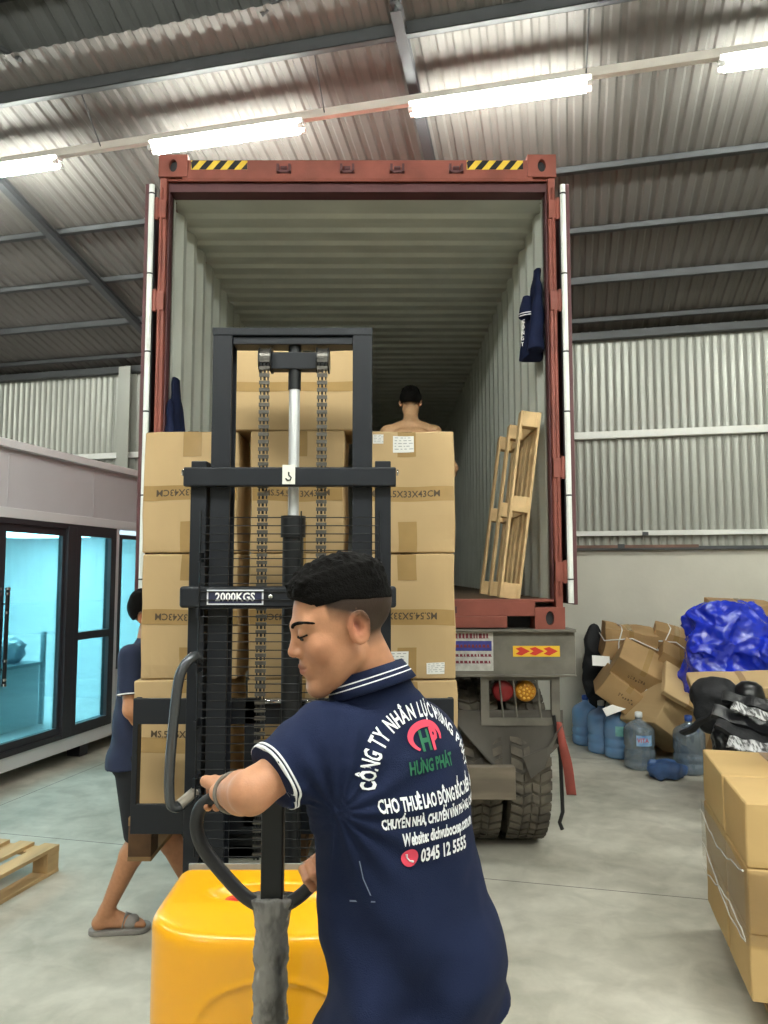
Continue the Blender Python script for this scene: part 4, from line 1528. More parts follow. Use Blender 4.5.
# ---- cartons on the forks: three columns of three, one more across the top
LZ = LOADZ + 0.018 + 0.125 + 0.036
BH = 0.557
BYF = 3.35
TXT = 'MS.54.5X33X43CM'
NPT = 'NO OPEN CUT'
GL = 'cartons stacked on the forks'
cols = [(-0.875, 0.432), (-0.39, 0.425), (0.105, 0.43)]
labs = [['bottom carton of the left stack, framed by the dark fork carriage', 'middle carton of the left stack, upside-down printing at mid height', 'top carton of the left stack, against the mast'],
        ['bottom carton of the centre stack, behind the cylinder', 'middle carton of the centre stack, seen through the wire guard', 'top carton of the centre stack, directly behind the chains'],
        ['bottom carton of the right stack, mostly behind the man\'s shoulder', 'middle carton of the right stack with two white labels at its lower edge', 'top carton of the right stack with two white labels near its top edge']]
for c, (x, w) in enumerate(cols):
    for r in range(3):
        fr = [('h', 0.235, 0.068), ('v', 0.0, BH - 0.12, BH - 0.004, 0.085), ('v', 0.0, 0.004, 0.14, 0.085)]
        z = LZ + BH * r
        if c == 0:
            if r == 0:
                fr = [('h', 0.24, 0.065), ('t', TXT, 0.03, 0.32, 0.042, False)]
            else:
                fr.append(('t', TXT, 0.005, 0.27, 0.042, True))
        elif c == 1:
            if r == 2:
                fr.append(('t', TXT, 0, 0.27, 0.040, False))
            elif r == 1:
                fr += [('t', TXT, 0, 0.27, 0.040, True), ('l', -0.02, 0.10, 0.09, 0.05)]
            else:
                fr.append(('t', TXT, 0, 0.27, 0.040, False))
        else:
            if r == 2:
                fr += [('t', TXT, -0.01, 0.268, 0.042, False), ('l', -0.015, BH - 0.062, 0.098, 0.075), ('l', -0.135, BH - 0.04, 0.05, 0.042)]
            elif r == 1:
                fr += [('t', TXT, -0.03, 0.275, 0.042, True), ('l', -0.045, 0.085, 0.105, 0.078), ('l', 0.125, 0.045, 0.078, 0.05)]
        dx = (0.012 if (c, r) == (0, 1) else 0) - (0.012 if (c, r) == (0, 0) else 0)
        carton(labs[c][r], (w, 0.34, BH - 0.003), T(x + dx, BYF + 0.17 + 0.012 * ((c * 3 + r) % 3), z + 0.0015, R_(0.6 * ((c + r) % 3 - 1))), GL, M_card, seed=c * 3 + r, front=fr, top_tape=True)
carton('large carton laid across the top of the centre stack, behind the mast head', (0.62, 0.36, 0.372), T(-0.408, BYF + 0.20, LZ + BH * 3 + 0.0015, 0), GL, M_card, seed=21,
       front=[('h', 0.18, 0.045)], top_tape=False)

# ---- film-wrapped cartons on a pallet at the right
GR = 'film-wrapped cartons on the right pallet'
names = {0: 'bottom', 1: 'middle', 2: 'top'}
rows = [(3.15, 0.405, 0.0, 'nearer'), (3.565, 0.485, 0.0, 'farther')]
RB = 0.640
HB = 0.240
for r in range(3):
    for k, (a0, dep, dz, wd_) in enumerate(rows):
        for cidx, bx_ in enumerate((RB, RB + 0.56)):
            if k == 1 and r == 2 and cidx == 0:
                pass
            z = 0.125 + HB * r + (dz if r == 2 else 0) * 0
            hh = HB - 0.002
            if k > 0 and r == 2:
                hh = HB - 0.002
            M_ = HALL @ T(bx_ + 0.275, a0 + dep / 2 - 0.0, z)
            side_ = 'left' if cidx == 0 else 'right'
            carton('%s carton of the %s film-wrapped %s stack on the right pallet' % (names[r], wd_, side_), (0.545, dep - 0.004, hh), M_, GR, M_card3, seed=40 + r * 7 + k * 2 + cidx, dent=0.004,
                   top_tape=(r == 2), side_tape=(cidx == 0 and False))
pallet('wooden pallet under the film-wrapped cartons at the right edge', HALL @ Matrix.Translation((RB + 0.62, 3.63, 0)), (1.05, 0.84), M_wood, nb=7, bt=0.015, bh=0.075)
for (b_, a_, z_, sz, lb, rot) in ((RB + 0.33, 3.72, 0.125 + HB * 3, (0.4, 0.36, 0.26), 'loose carton standing on top of the right pallet stack, cut by the frame', 4),):
    carton(lb, sz, HALL @ T(b_ + 0.16, a_, z_, R_(rot)), None, M_card3, seed=71)
# stretch film wrapped round the pallet load
wr = thing('stretch_film', W(RB + 0.5, 3.7, 0.12), 'clear creased stretch film band wrapped round the right pallet cartons', 'film')
mb = MB()
rnd = random.Random(8)
z0, z1 = 0.33, 0.60
b0, b1, a0, a1 = RB - 0.010, RB + 1.12, 3.140, 4.062
per = [(b0, a0), (b1, a0), (b1, a1), (b0, a1)]
for s in range(4):
    p, q_ = per[s], per[(s + 1) % 4]
    n_ = 26
    vs, fs = [], []
    for i in range(n_ + 1):
        t_ = i / n_
        bb, aa = p[0] + (q_[0] - p[0]) * t_, p[1] + (q_[1] - p[1]) * t_
        for j in range(9):
            u = j / 8
            jit = 0.0 if i in (0, n_) else 0.004 * noise.noise(Vector((bb * 9, aa * 9, u * 5)))
            ob = W(bb, aa, z0 + (z1 - z0) * u + 0.012 * noise.noise(Vector((bb * 5, aa * 5, 3))))
            out = (W(bb, aa, 0) - W((b0 + b1) / 2, (a0 + a1) / 2, 0)).normalized()
            vs.append(ob + out * abs(jit))
    for i in range(n_):
        for j in range(8):
            a = i * 9 + j
            fs.append((a, a + 9, a + 10, a + 1))
    mb.add(vs, fs, True)
mb.build('film_band', M_film, wr)
mb = MB()
for k in (0, 2, 3):   # twisted ropes of film crossing the stack
    z = (0.335, 0.40, 0.55, 0.36, 0.61)[k]
    pts = [W(b0 - 0.004, a0 + (a1 - a0) * t_, z + 0.03 * math.sin(t_ * 5 + k) + (0.04 * (t_ - 0.5) if k % 2 else -0.03 * (t_ - 0.5))) for t_ in np.linspace(0, 1, 14)]
    mb.tube([p + Vector((0, 0, 0.006 * math.sin(i * 2.1 + k))) for i, p in enumerate(pts)], [0.002 + 0.002 * abs(math.sin(i * 1.7 + k)) for i in range(14)], 5)
mb.build('film_rope', mat('film_white', '#e6e2d8', 0.25), wr)

# ================================================================ rubbish heap by the back wall
GH = 'brown cartons thrown on the heap'


def tiltbox(label, c, size, rot, m=M_card2, seed=0, **kw):
    """c = centre"""
    R3 = Euler([R_(a) for a in rot], 'XYZ').to_matrix().to_4x4()
    return carton(label, size, Matrix.Translation(c) @ R3 @ Matrix.Translation((0, 0, -size[2] / 2)), GH, m, seed=seed, **kw)


tiltbox('upright carton at the base of the heap behind the blue bottles', (2.423, 7.600, 0.186), (0.45, 0.3, 0.35), (0, 0, 12), seed=80)
tiltbox('brown carton lying low in the middle of the heap', (2.865, 7.600, 0.342), (0.4, 0.3, 0.5), (0, 0, -14), seed=81)
tiltbox('lower tilted carton under the labelled one at the left of the heap', (2.232, 7.150, 0.607), (0.46, 0.36, 0.24), (12, 36, -6), seed=82,
        front=[('m', -0.06, 0.11)])
tiltbox('tilted brown carton with a small white label at its lower corner', (2.408, 7.100, 0.816), (0.52, 0.38, 0.25), (30, 30, -14), seed=83,
        front=[('m', -0.1, 0.11), ('l', 0.13, 0.06, 0.075, 0.075)])
tiltbox('string-tied carton on the top left of the heap', (2.413, 7.500, 1.030), (0.5, 0.36, 0.30), (8, 6, -8), seed=84, strings=True, dent=0.02)
tiltbox('brown carton with a white tie between the string-tied one and the blue sheet', (2.858, 7.500, 1.010), (0.42, 0.36, 0.3), (12, 16, -16), seed=85, strings=True)
tiltbox('small dark carton wedged beside the blue sheet', (2.766, 7.200, 0.851), (0.38, 0.34, 0.24), (18, 28, -14), seed=86)
tiltbox('brown carton peeking out above the blue sheet', (3.419, 7.300, 1.344), (0.55, 0.4, 0.22), (5, 3, -14), seed=87)
tiltbox('hidden brown carton holding up the blue sheet', (3.333, 7.200, 0.340), (1.0, 0.6, 0.6), (0, 0, -13), seed=88)
tiltbox('long pale carton flap lying under the black bags', (2.726, 5.800, 0.873), (0.75, 0.35, 0.08), (14, -3, -16), m=M_card, seed=89)
# big opened carton in front, one flap up
tiltbox('large opened carton leaning over at the front of the heap', (2.601, 7.000, 0.413), (0.60, 0.46, 0.44), (-6, 34, 20), m=M_card, seed=90, dent=0.012)
tiltbox('flattened carton panel lying over the large opened one', (2.709, 6.750, 0.668), (0.55, 0.36, 0.05), (50, 30, 4), m=M_card, seed=91, dent=0.012)
for (c_, s_, r_, lb) in (((2.085, 7.300, 0.877), (0.17, 0.10, 0.008), (70, 4, 0), 'white paper sheet sticking out left of the tilted carton'),
                         ((2.126, 7.000, 0.485), (0.24, 0.08, 0.014), (60, -18, 10), 'white foam strip leaning behind the blue bottles')):
    t_ = MB(); t_.box((-s_[0] / 2, -s_[1] / 2, -s_[2] / 2), (s_[0] / 2, s_[1] / 2, s_[2] / 2))
    tag(t_.build('paper_scrap', M_label, bevel=0.003, M=Matrix.Translation(c_) @ Euler([R_(a) for a in r_]).to_matrix().to_4x4()), lb, 'paper')


def sheet(name, label, cat, c, r, m, f1=7, a1=0.06, f2=17, a2=0.03, vox=0.02, parts=(), seed=0, fl=0.0, a3=0.0):
    """crumpled soft mass on the heap; parts = extra ellipsoids relative to c"""
    c = np.array(c)

    def fn(p):
        d = d_ell(p, c, r)
        for (o_, rr) in parts:
            d = smin(d, d_ell(p, c + np.array(o_), rr), 0.06)
        n1 = 1 - 2 * np.abs(wob(p, f1, seed))
        n2 = 1 - 2 * np.abs(wob(p, f2, seed + 4))
        d = d - a1 * n1 - a2 * n2 - a3 * (1 - 2 * np.abs(wob(p, f2 * 2.3, seed + 7)))
        return np.maximum(d, fl - p[:, 2]) * 0.7
    ext = np.array(r) + a1 + a2 + 0.03
    lo, hi = c - ext, c + ext
    for (o_, rr) in parts:
        lo = np.minimum(lo, c + np.array(o_) - np.array(rr) - 0.12)
        hi = np.maximum(hi, c + np.array(o_) + np.array(rr) + 0.12)
    v, q = sdf_mesh(fn, lo, hi, vox)
    v = relax(v, q, 1, 0.4)
    return tag(np_obj(name, v, q, m), label, cat)


M_blue = mat('blue_plastic', '#1d35c4', 0.22, var=0.3, vscale=6, spec=0.6, bump=0.6, bscale=16, coat=0.3)
sheet('plastic_sheet', 'crumpled shiny blue plastic sheet thrown over the heap by the wall', 'plastic sheet', (3.010, 6.750, 1.123), (0.33, 0.22, 0.33), M_blue, 6, 0.045, 14, 0.026, 0.011, a3=0.009,
      parts=[((-0.26, -0.04, -0.18), (0.10, 0.12, 0.26)), ((0.30, -0.15, -0.14), (0.28, 0.2, 0.16)), ((0.12, 0.02, 0.10), (0.3, 0.2, 0.2)), ((0.0, -0.1, -0.32), (0.3, 0.15, 0.12))], seed=1.3)
M_blk = mat('black_film', '#17181c', 0.3, spec=0.55, var=0.3, vscale=9, bump=0.5, bscale=25)
M_blkc = mat('black_cloth', '#15161a', 0.75, bump=0.3, bscale=60)
sheet('black_sheet', 'black sheet hanging over a box end at the far left of the heap', 'sheet', (2.152, 7.720, 0.759), (0.13, 0.07, 0.44), M_blkc, 9, 0.015, 20, 0.008, 0.016, seed=2.2)
sheet('garment_heap', 'black bundled clothes lying left of the helmet on the heap', 'clothes', (2.431, 5.600, 0.829), (0.17, 0.16, 0.11), M_blkc, 9, 0.014, 22, 0.006, 0.010,
      parts=[((-0.03, -0.05, -0.14), (0.14, 0.1, 0.13)), ((0.10, -0.02, -0.13), (0.1, 0.1, 0.12))], seed=3.1)
# helmet: dome with a brim
hc = Vector((2.609, 5.450, 0.860))
mb = MB()
mb.lathe([(0.0, 0.085), (0.05, 0.078), (0.085, 0.05), (0.10, 0.0), (0.104, -0.03), (0.096, -0.035), (0.0, -0.03)], hc, 28)
hm = tag(mb.build('helmet', mat('helmet_black', '#101114', 0.3, spec=0.5)), 'black round helmet with a rim, resting right of the black clothes', 'helmet')
mb = MB(); mb.lathe([(0.104, -0.03), (0.135, -0.045), (0.135, -0.05), (0.10, -0.038)], hc, 28); mb.build('brim', M_blk, hm)
# black plastic bags / profiles below
sheet('plastic_bag', 'big black shiny plastic bag sagging behind the right pallet stack', 'bag', (2.580, 5.300, 0.577), (0.26, 0.2, 0.20), M_blk, 8, 0.03, 22, 0.012, 0.010, a3=0.006,
      parts=[((-0.12, 0.0, -0.12), (0.16, 0.14, 0.14)), ((0.12, -0.02, -0.3), (0.25, 0.2, 0.25))], seed=4.4)
for lb, p0, p1, w_, th_, m_ in (
        ('long black strip slanting down left over the clear bottle', (2.301, 5.200, 0.798), (2.095, 5.350, 0.566), 0.05, 0.02, M_blkc),
        ('black flat bar above the silver strips', (2.146, 5.000, 0.807), (2.476, 4.850, 0.691), 0.10, 0.03, M_blk),
        ('silver foil strip between the black bars', (2.256, 4.950, 0.854), (2.454, 4.800, 0.781), 0.07, 0.012, mat('foil', '#b8b8ba', 0.4, 0.0, var=0.85, vscale=28, contrast=(0.45, 0.55), stretch=(3, 0.5, 1))),
        ('lower silver foil strip in the black bags', (2.176, 4.850, 0.647), (2.376, 4.700, 0.614), 0.09, 0.012, mat('foil', '#cfd0d2')),
        ('uppermost black bar under the helmet', (2.370, 5.350, 0.841), (2.695, 5.200, 0.771), 0.09, 0.03, M_blk),
        ('black bar running into the carton stack', (2.148, 4.950, 0.752), (2.452, 4.800, 0.597), 0.11, 0.03, M_blkc)):
    p0, p1 = Vector(p0), Vector(p1)
    d_ = (p1 - p0)
    ln = d_.length
    ex = d_.normalized(); ey = Vector((0, 0, 1)).cross(ex).normalized(); ez = ex.cross(ey)
    Mq = Matrix((( ex.x, ey.x, ez.x, p0.x), (ex.y, ey.y, ez.y, p0.y), (ex.z, ey.z, ez.z, p0.z), (0, 0, 0, 1))) @ Matrix.Rotation(R_(38), 4, 'X')
    mb = MB()
    n_ = 24
    for i in range(n_):
        x0_, x1_ = ln * i / n_, ln * (i + 1) / n_
        s0, s1 = 0.008 * math.sin(i * 0.6) + 0.02 * (i / 24) ** 2, 0.008 * math.sin((i + 1) * 0.6) + 0.02 * ((i + 1) / 24) ** 2
        vs = [Mq @ Vector(pp) for pp in ((x0_, -w_ / 2, s0), (x0_, w_ / 2, s0), (x0_, w_ / 2, s0 + th_), (x0_, -w_ / 2, s0 + th_), (x1_, -w_ / 2, s1), (x1_, w_ / 2, s1), (x1_, w_ / 2, s1 + th_), (x1_, -w_ / 2, s1 + th_))]
        fs = [(0, 4, 5, 1), (1, 5, 6, 2), (2, 6, 7, 3), (3, 7, 4, 0)]
        if i == 0: fs.append((0, 1, 2, 3))
        if i == n_ - 1: fs.append((4, 7, 6, 5))
        mb.add(vs, fs)
    tag(mb.build('plastic_strip', m_), lb, 'strip', 'strips and bars in the black heap')

# ---- water bottles (19 litre)
def bottle(x, y, label, tint, cap_m, sc=1.0, lab=None, group='big water bottles', rz_=0.0, opac=0.65, body='#8abaf0'):
    t = thing('water_bottle', (x, y, 0.0), label, 'bottle', group, rz=rz_)
    g = glassy('bottle_' + tint, tint, 0.10, 0.06, opac, body)
    prof = [(0.0, 0.012), (0.10, 0.0), (0.125, 0.012), (0.133, 0.03), (0.133, 0.09), (0.126, 0.10), (0.133, 0.112), (0.133, 0.155), (0.124, 0.172), (0.124, 0.19), (0.133, 0.205), (0.133, 0.33),
            (0.127, 0.352), (0.105, 0.38), (0.06, 0.405), (0.032, 0.42), (0.028, 0.45)]
    mb = MB(); mb.lathe([(a * sc, b_ * sc) for a, b_ in prof], n=28); o = mb.build('bottle_body', g); o.parent = t
    mb = MB(); mb.lathe([(0.031 * sc, 0.442 * sc), (0.033 * sc, 0.447 * sc), (0.032 * sc, 0.484 * sc), (0.02 * sc, 0.49 * sc), (0, 0.49 * sc)], n=18); o = mb.build('cap', cap_m); o.parent = t
    if lab:
        mb = MB()
        vs, fs = [], []
        n_ = 10
        for i in range(n_ + 1):
            q = -PI / 2 - 0.5 + 1.05 * i / n_
            for z_ in (0.215, 0.305):
                vs.append((0.1345 * sc * math.cos(q), 0.1345 * sc * math.sin(q), z_ * sc))
        for i in range(n_):
            fs.append((2 * i, 2 * i + 2, 2 * i + 3, 2 * i + 1))
        mb.add(vs, fs); o = mb.build('bottle_label', lab[0]); o.parent = t
        if lab[1]:
            tv, tf = text_mesh(lab[1], 0.052 * sc, 0.9, 0.001)
            mb = MB()
            vv = []
            for p in tv:
                q = -PI / 2 - 0.08 + p[0] / (0.135 * sc)
                vv.append((0.1358 * sc * math.cos(q), 0.1358 * sc * math.sin(q), 0.262 * sc + p[1]))
            mb.add(vv, tf); s_ = mb.build('label_lettering', lab[2]); s_.parent = o
    return t


M_cb = mat('cap_blue', '#2b4f9e', 0.4)
M_cw = mat('cap_white', '#dfe3e6', 0.4)
M_lb = mat('bottle_paper', '#a9cdea', 0.45, var=0.35, vscale=14, col2='#3f82c6')
M_lr = mat('bottle_red', '#c8324a', 0.45)
M_lg = mat('bottle_green', '#7fc3c0', 0.45, var=0.3, vscale=16)
bottle((2.039, 7.740, 0.000)[0], (2.039, 7.740, 0.000)[1], 'farthest blue water bottle, at the left end against the wall', '#a5cbf4', M_cb, group='blue water bottles')
bottle((2.101, 7.397, 0.000)[0], (2.101, 7.397, 0.000)[1], 'bright blue water bottle with a white cap, second from the left', '#9cc8f6', M_cw, group='blue water bottles')
bottle((2.203, 7.198, 0.000)[0], (2.203, 7.198, 0.000)[1], 'deep blue water bottle with a pale green label', '#8fbfe6', M_cb, lab=(M_lg, None, None), group='blue water bottles')
bottle((2.406, 7.565, 0.000)[0] + 0.06, (2.406, 7.565, 0.000)[1] + 0.1, 'blue water bottle half hidden behind the green labelled one', '#8fbfe6', M_cb, group='blue water bottles')
bottle((2.263, 6.796, 0.000)[0], (2.263, 6.796, 0.000)[1], 'clear grey water bottle with a red and blue label and white cap', '#dbe6ec', M_cw, lab=(M_lb, 'VITA', M_lr), opac=0.4, body='#a3b4c4')
bottle((2.637, 6.628, 0.000)[0], (2.637, 6.628, 0.000)[1], 'clear grey water bottle with a dark blue cap beside the carton stack', '#cfdce6', M_cb, opac=0.42, body='#93a6ba')
tag((lambda r: np_obj('bag_scrap', relax(r[0], r[1], 1), r[1], mat('scrap_blue', '#3f5f92', 0.4, var=0.4, vscale=10)))(sdf_mesh(
    lambda p: np.maximum(d_ell(p, (2.374, 6.450, 0.070), (0.16, 0.12, 0.08)) + 0.03 * wob(p, 24, 1), 0.002 - p[:, 2]) * 0.8, np.array((2.374, 6.450, 0.070)) - (0.22, 0.2, 0.1), np.array((2.374, 6.450, 0.070)) + (0.22, 0.2, 0.15), 0.012)),
    'crumpled blue and yellow bag scrap between the two clear bottles', 'bag')

# ---- shirts hanging inside the container
M_navy = mat('navy_cloth', '#1c2b52', 0.8, var=0.15, vscale=10, bump=0.2, bscale=140, spec=0.2)
M_navyh = mat('navy_hanging', '#141c38', 0.85, var=0.2, vscale=12, spec=0.2)
M_stripe = mat('white_stripe', '#e4e4e6', 0.7)


def hang(label, x, y, ztop, zbot, sgn, wid, seed):
    def fn(p):
        t_ = np.clip((ztop - p[:, 2]) / (ztop - zbot), 0, 1)
        cx = x - sgn * (0.0 + 0.05 * t_ * (1.0 if sgn > 0 else 0.3))
        half_y = 0.05 + wid * np.minimum(1, t_ * 2.2) * (0.8 + 0.2 * t_)
        th_ = (0.024 + 0.04 * t_) * (1.0 if sgn > 0 else 0.7)
        u = (p[:, 1] - y) / half_y
        d = np.sqrt(((p[:, 0] - cx) / th_) ** 2 + u ** 2) * th_ - th_
        d = d - 0.012 * np.sin((p[:, 1] - y) * 55 + seed + 2 * t_) * t_
        d = d - 0.006 * wob(p, 20, seed)
        slope = zbot + 0.06 * np.abs(u)
        return np.maximum(np.maximum(d, p[:, 2] - ztop), slope - p[:, 2]) * 0.6
    v, q = sdf_mesh(fn, (x - 0.16, y - wid - 0.12, zbot - 0.03), (x + 0.16, y + wid + 0.12, ztop + 0.03), 0.008)
    return tag(np_obj('hanging_shirt', relax(v, q, 1), q, M_navyh), label, 'shirt', None)


RWX = CX + CI
LWX = CX - CI
hs = hang('navy shirt with white edging hanging inside the container\'s right wall', RWX - 0.02, 4.82, 3.71, 3.09, 1, 0.13, 1.0)
slv = MB()
slv.tube([(RWX - 0.10, 4.76, 3.50), (RWX - 0.115, 4.74, 3.42), (RWX - 0.12, 4.73, 3.36)], [0.03, 0.04, 0.045], 14)
sl_ = slv.build('sleeve', M_navyh, hs)
mb = MB()
for z in (3.385, 3.37):
    mb.tube([(RWX - 0.118, 4.732, z), (RWX - 0.119, 4.731, z + 0.006)], 0.046, 14, caps=False)
mb.build('sleeve_stripe', M_stripe, sl_)
mb = MB()
rnd = random.Random(2)
for k in range(5):
    put_text(mb, 'CÔNGT'[k], (RWX - 0.135, 4.72 + 0.012 * k, 3.33 - 0.034 * k), (0.8, -0.6, 0), (0, 0, 1), 0.034, 0.8, 0.001)
mb.build('shirt_print', M_stripe, hs)
hang('dark navy shirt hanging inside the container\'s left wall above the cartons', LWX + 0.015, 4.80, 2.98, 2.42, -1, 0.12, 2.0)
for (x, y, z) in ((RWX - 0.02, 4.86, 3.715), (LWX + 0.02, 4.82, 2.985)):
    pass

# ================================================================ people
def skin_mat(name, base):
    return mat(name, base, 0.5, var=0.10, vscale=60, sss=0.08, attr='tone', spec=0.35, bump=0.08, bscale=300)


def axes(fwd, up=(0, 0, 1)):
    f = Vector(fwd).normalized()
    u = Vector(up)
    x = f.cross(u).normalized()
    u = x.cross(f).normalized()
    return np.array([[x.x, f.x, u.x], [x.y, f.y, u.y], [x.z, f.z, u.z]])


def d_head(p, C, R, s=1.0):
    """x right, y forward, z up; origin mid-head; about 0.235 tall, 0.155 wide"""
    q = (p - np.array(C)) @ R / s
    m = q.copy()
    m[:, 0] = np.abs(m[:, 0])
    k = 0.018
    d = d_ell(m, (0, -0.014, 0.040), (0.077, 0.097, 0.080))
    d = smin(d, d_ell(m, (0, 0.035, -0.020), (0.063, 0.058, 0.085)), 0.03)
    d = smin(d, d_cap(m, (0.050, 0.002, -0.055), (0.018, 0.073, -0.098), 0.018, 0.016), 0.03)
    d = smin(d, d_ell(m, (0, 0.080, -0.097), (0.022, 0.018, 0.018)), 0.02)
    d = smin(d, d_ell(m, (0.042, 0.058, -0.022), (0.024, 0.022, 0.022)), 0.02)
    d = smin(d, d_cap(m, (0.0, 0.088, 0.026), (0.045, 0.070, 0.026), 0.009, 0.009), 0.016)
    # eye hollows and lids
    d = smax(d, -d_ell(m, (0.032, 0.103, 0.012), (0.020, 0.018, 0.012)), 0.012)
    d = smin(d, d_ell(m, (0.032, 0.077, 0.011), (0.0160, 0.0135, 0.0105)), 0.004)
    # nose
    d = smin(d, d_cap(m, (0, 0.086, 0.018), (0, 0.102, -0.017), 0.0075, 0.0105), 0.010)
    d = smin(d, d_ell(m, (0, 0.104, -0.021), (0.0120, 0.0105, 0.0095)), 0.006)
    d = smin(d, d_ell(m, (0.0125, 0.095, -0.025), (0.0085, 0.0105, 0.0085)), 0.005)
    # mouth
    d = smin(d, d_ell(m, (0, 0.084, -0.055), (0.030, 0.016, 0.022)), 0.012)
    d = smin(d, d_cap(m, (0, 0.0985, -0.0495), (0.022, 0.087, -0.053), 0.0052, 0.003), 0.004)
    d = smin(d, d_cap(m, (0, 0.0970, -0.0610), (0.020, 0.087, -0.057), 0.0062, 0.003), 0.004)
    d = smax(d, -d_cap(m, (0, 0.1055, -0.0550), (0.024, 0.091, -0.0545), 0.0022, 0.0018), 0.002)
    # ears: helix ring, lobe, hollow
    e = m - np.array((0.078, -0.012, -0.004))
    c_, s_ = math.cos(0.32), math.sin(0.32)
    ex = e[:, 0] * c_ - (-e[:, 1]) * s_ * 0.9
    ey = e[:, 1] * c_ + e[:, 0] * s_
    ee = np.stack([ex, ey + 0.12 * e[:, 2], e[:, 2]], 1)
    ear = d_ell(ee, (0.004, 0, 0), (0.0085, 0.0160, 0.0315))
    ear = smax(ear, -d_ell(ee, (0.012, 0.002, 0.005), (0.0085, 0.0090, 0.018)), 0.004)
    ear = smin(ear, d_ell(ee, (0.004, 0.008, -0.002), (0.006, 0.005, 0.008)), 0.004)
    er = (np.sqrt((ee[:, 1] / 0.0135) ** 2 + (ee[:, 2] / 0.0275) ** 2) - 1) * 0.018
    er = np.sqrt(er ** 2 + (ee[:, 0] - 0.010) ** 2) - 0.0032
    er = np.where(ee[:, 1] + 0.2 * ee[:, 2] > 0.012, 0.02, er)
    ear = smin(ear, er, 0.003)
    d = smin(d, ear, 0.006)
    return d * s


def head_tone(p, C, R, s, base, hairfade=True):
    q = (p - np.array(C)) @ R / s
    x, y, z = np.abs(q[:, 0]), q[:, 1], q[:, 2]
    b = np.array(rgb(base)[:3])
    col = np.tile(b, (len(p), 1))

    def mixc(mask, c):
        nonlocal col
        c = np.array(rgb(c)[:3])
        col = col * (1 - mask[:, None]) + c * mask[:, None]
    g = lambda cx, cy, cz, r: np.exp(-((x - cx) ** 2 + (y - cy) ** 2 + (z - cz) ** 2) / r ** 2)
    inh = (np.linalg.norm(q * np.array([1, 1, 0.8]), axis=1) < 0.14)
    mixc(np.clip(0.35 * g(0.0, 0.108, -0.023, 0.014), 0, 1), '#b5624f')
    mixc(np.clip(0.22 * g(0.045, 0.065, -0.03, 0.03), 0, 1), '#b0664f')
    mixc(np.clip(0.5 * g(0.084, -0.012, -0.004, 0.026), 0, 1) * (x > 0.072), '#b0604c')
    lip = np.clip(1.4 - (((z + 0.055) / 0.0105) ** 2 + (x / 0.024) ** 2), 0, 1) * (y > 0.082)
    mixc(lip * 0.7, '#8d4b41')
    # shorn sides and nape: very short hair over skin, thinning downwards and forwards
    line = np.where(y < -0.03, -0.055, np.where(y < -0.02, -0.055 + 5.5 * (y + 0.03), -0.012 + 0.55 * (y + 0.02)))
    sh = np.clip((z - line) / 0.035, 0, 1) * np.clip((0.036 - y) / 0.006, 0, 1)
    if hairfade:
        ear = np.exp(-((x - 0.084) ** 2 + (y + 0.012) ** 2 + (z + 0.004) ** 2) / 0.021 ** 2) * (x > 0.079)
        mixc(np.clip(sh * inh * (1 - ear * 1.5), 0, 1) * 0.95, '#130f0d')
    mixc(np.clip(0.75 * np.exp(-((y + 0.011) ** 2 + ((z - 0.002) * 0.6) ** 2) / 0.0075 ** 2) * (x > 0.072) * (x < 0.086), 0, 1), '#6b3126')  # shade in the ear hollow, painted into the skin tone
    return col


def d_hair(p, C, R, s, top=0.022, side=0.004, seed=1.0, fade=False):
    q = (p - np.array(C)) @ R / s
    x, y, z = np.abs(q[:, 0]), q[:, 1], q[:, 2]
    base = d_ell(q, (0, -0.014, 0.040), (0.077, 0.097, 0.080))
    up = np.clip((z - 0.055 + 0.10 * np.clip(x - 0.03, 0, 1)) / 0.05, 0, 1) * np.clip((0.085 - x) / 0.02, 0.35, 1)
    th_ = side + (top - side) * up
    th_ = th_ + 0.006 * np.clip((y - 0.0) / 0.08, 0, 1) * up
    d = base - th_ - up * (0.0035 * wob(q, 190, seed) + 0.003 * wob(q, 95, seed + 2)) - 0.0008 * wob(q, 300, seed)
    # hairline: forehead, temples, above ear, nape
    front = (0.058 - z) + 0.75 * np.maximum(0, y - 0.055) - 0.35 * np.maximum(0, 0.05 - y)
    side_l = np.where(y < 0.015, (-0.002 - 0.9 * np.maximum(0, -y - 0.03)) - z, 0.02 + 1.0 * (y - 0.015) - z)
    cut = np.where(y > 0.05, front * 0.75, side_l * 0.6)
    cut = np.where((y <= 0.05) & (y > 0.015), np.minimum(side_l * 0.6, 0.02 + 0 * z) , cut)
    if fade:      # clipped sides: the long hair stays on the crown
        cut = np.maximum(cut, (0.052 - 0.25 * np.clip(-y, 0, 0.1)) - z)
    return np.maximum(d, cut) * s


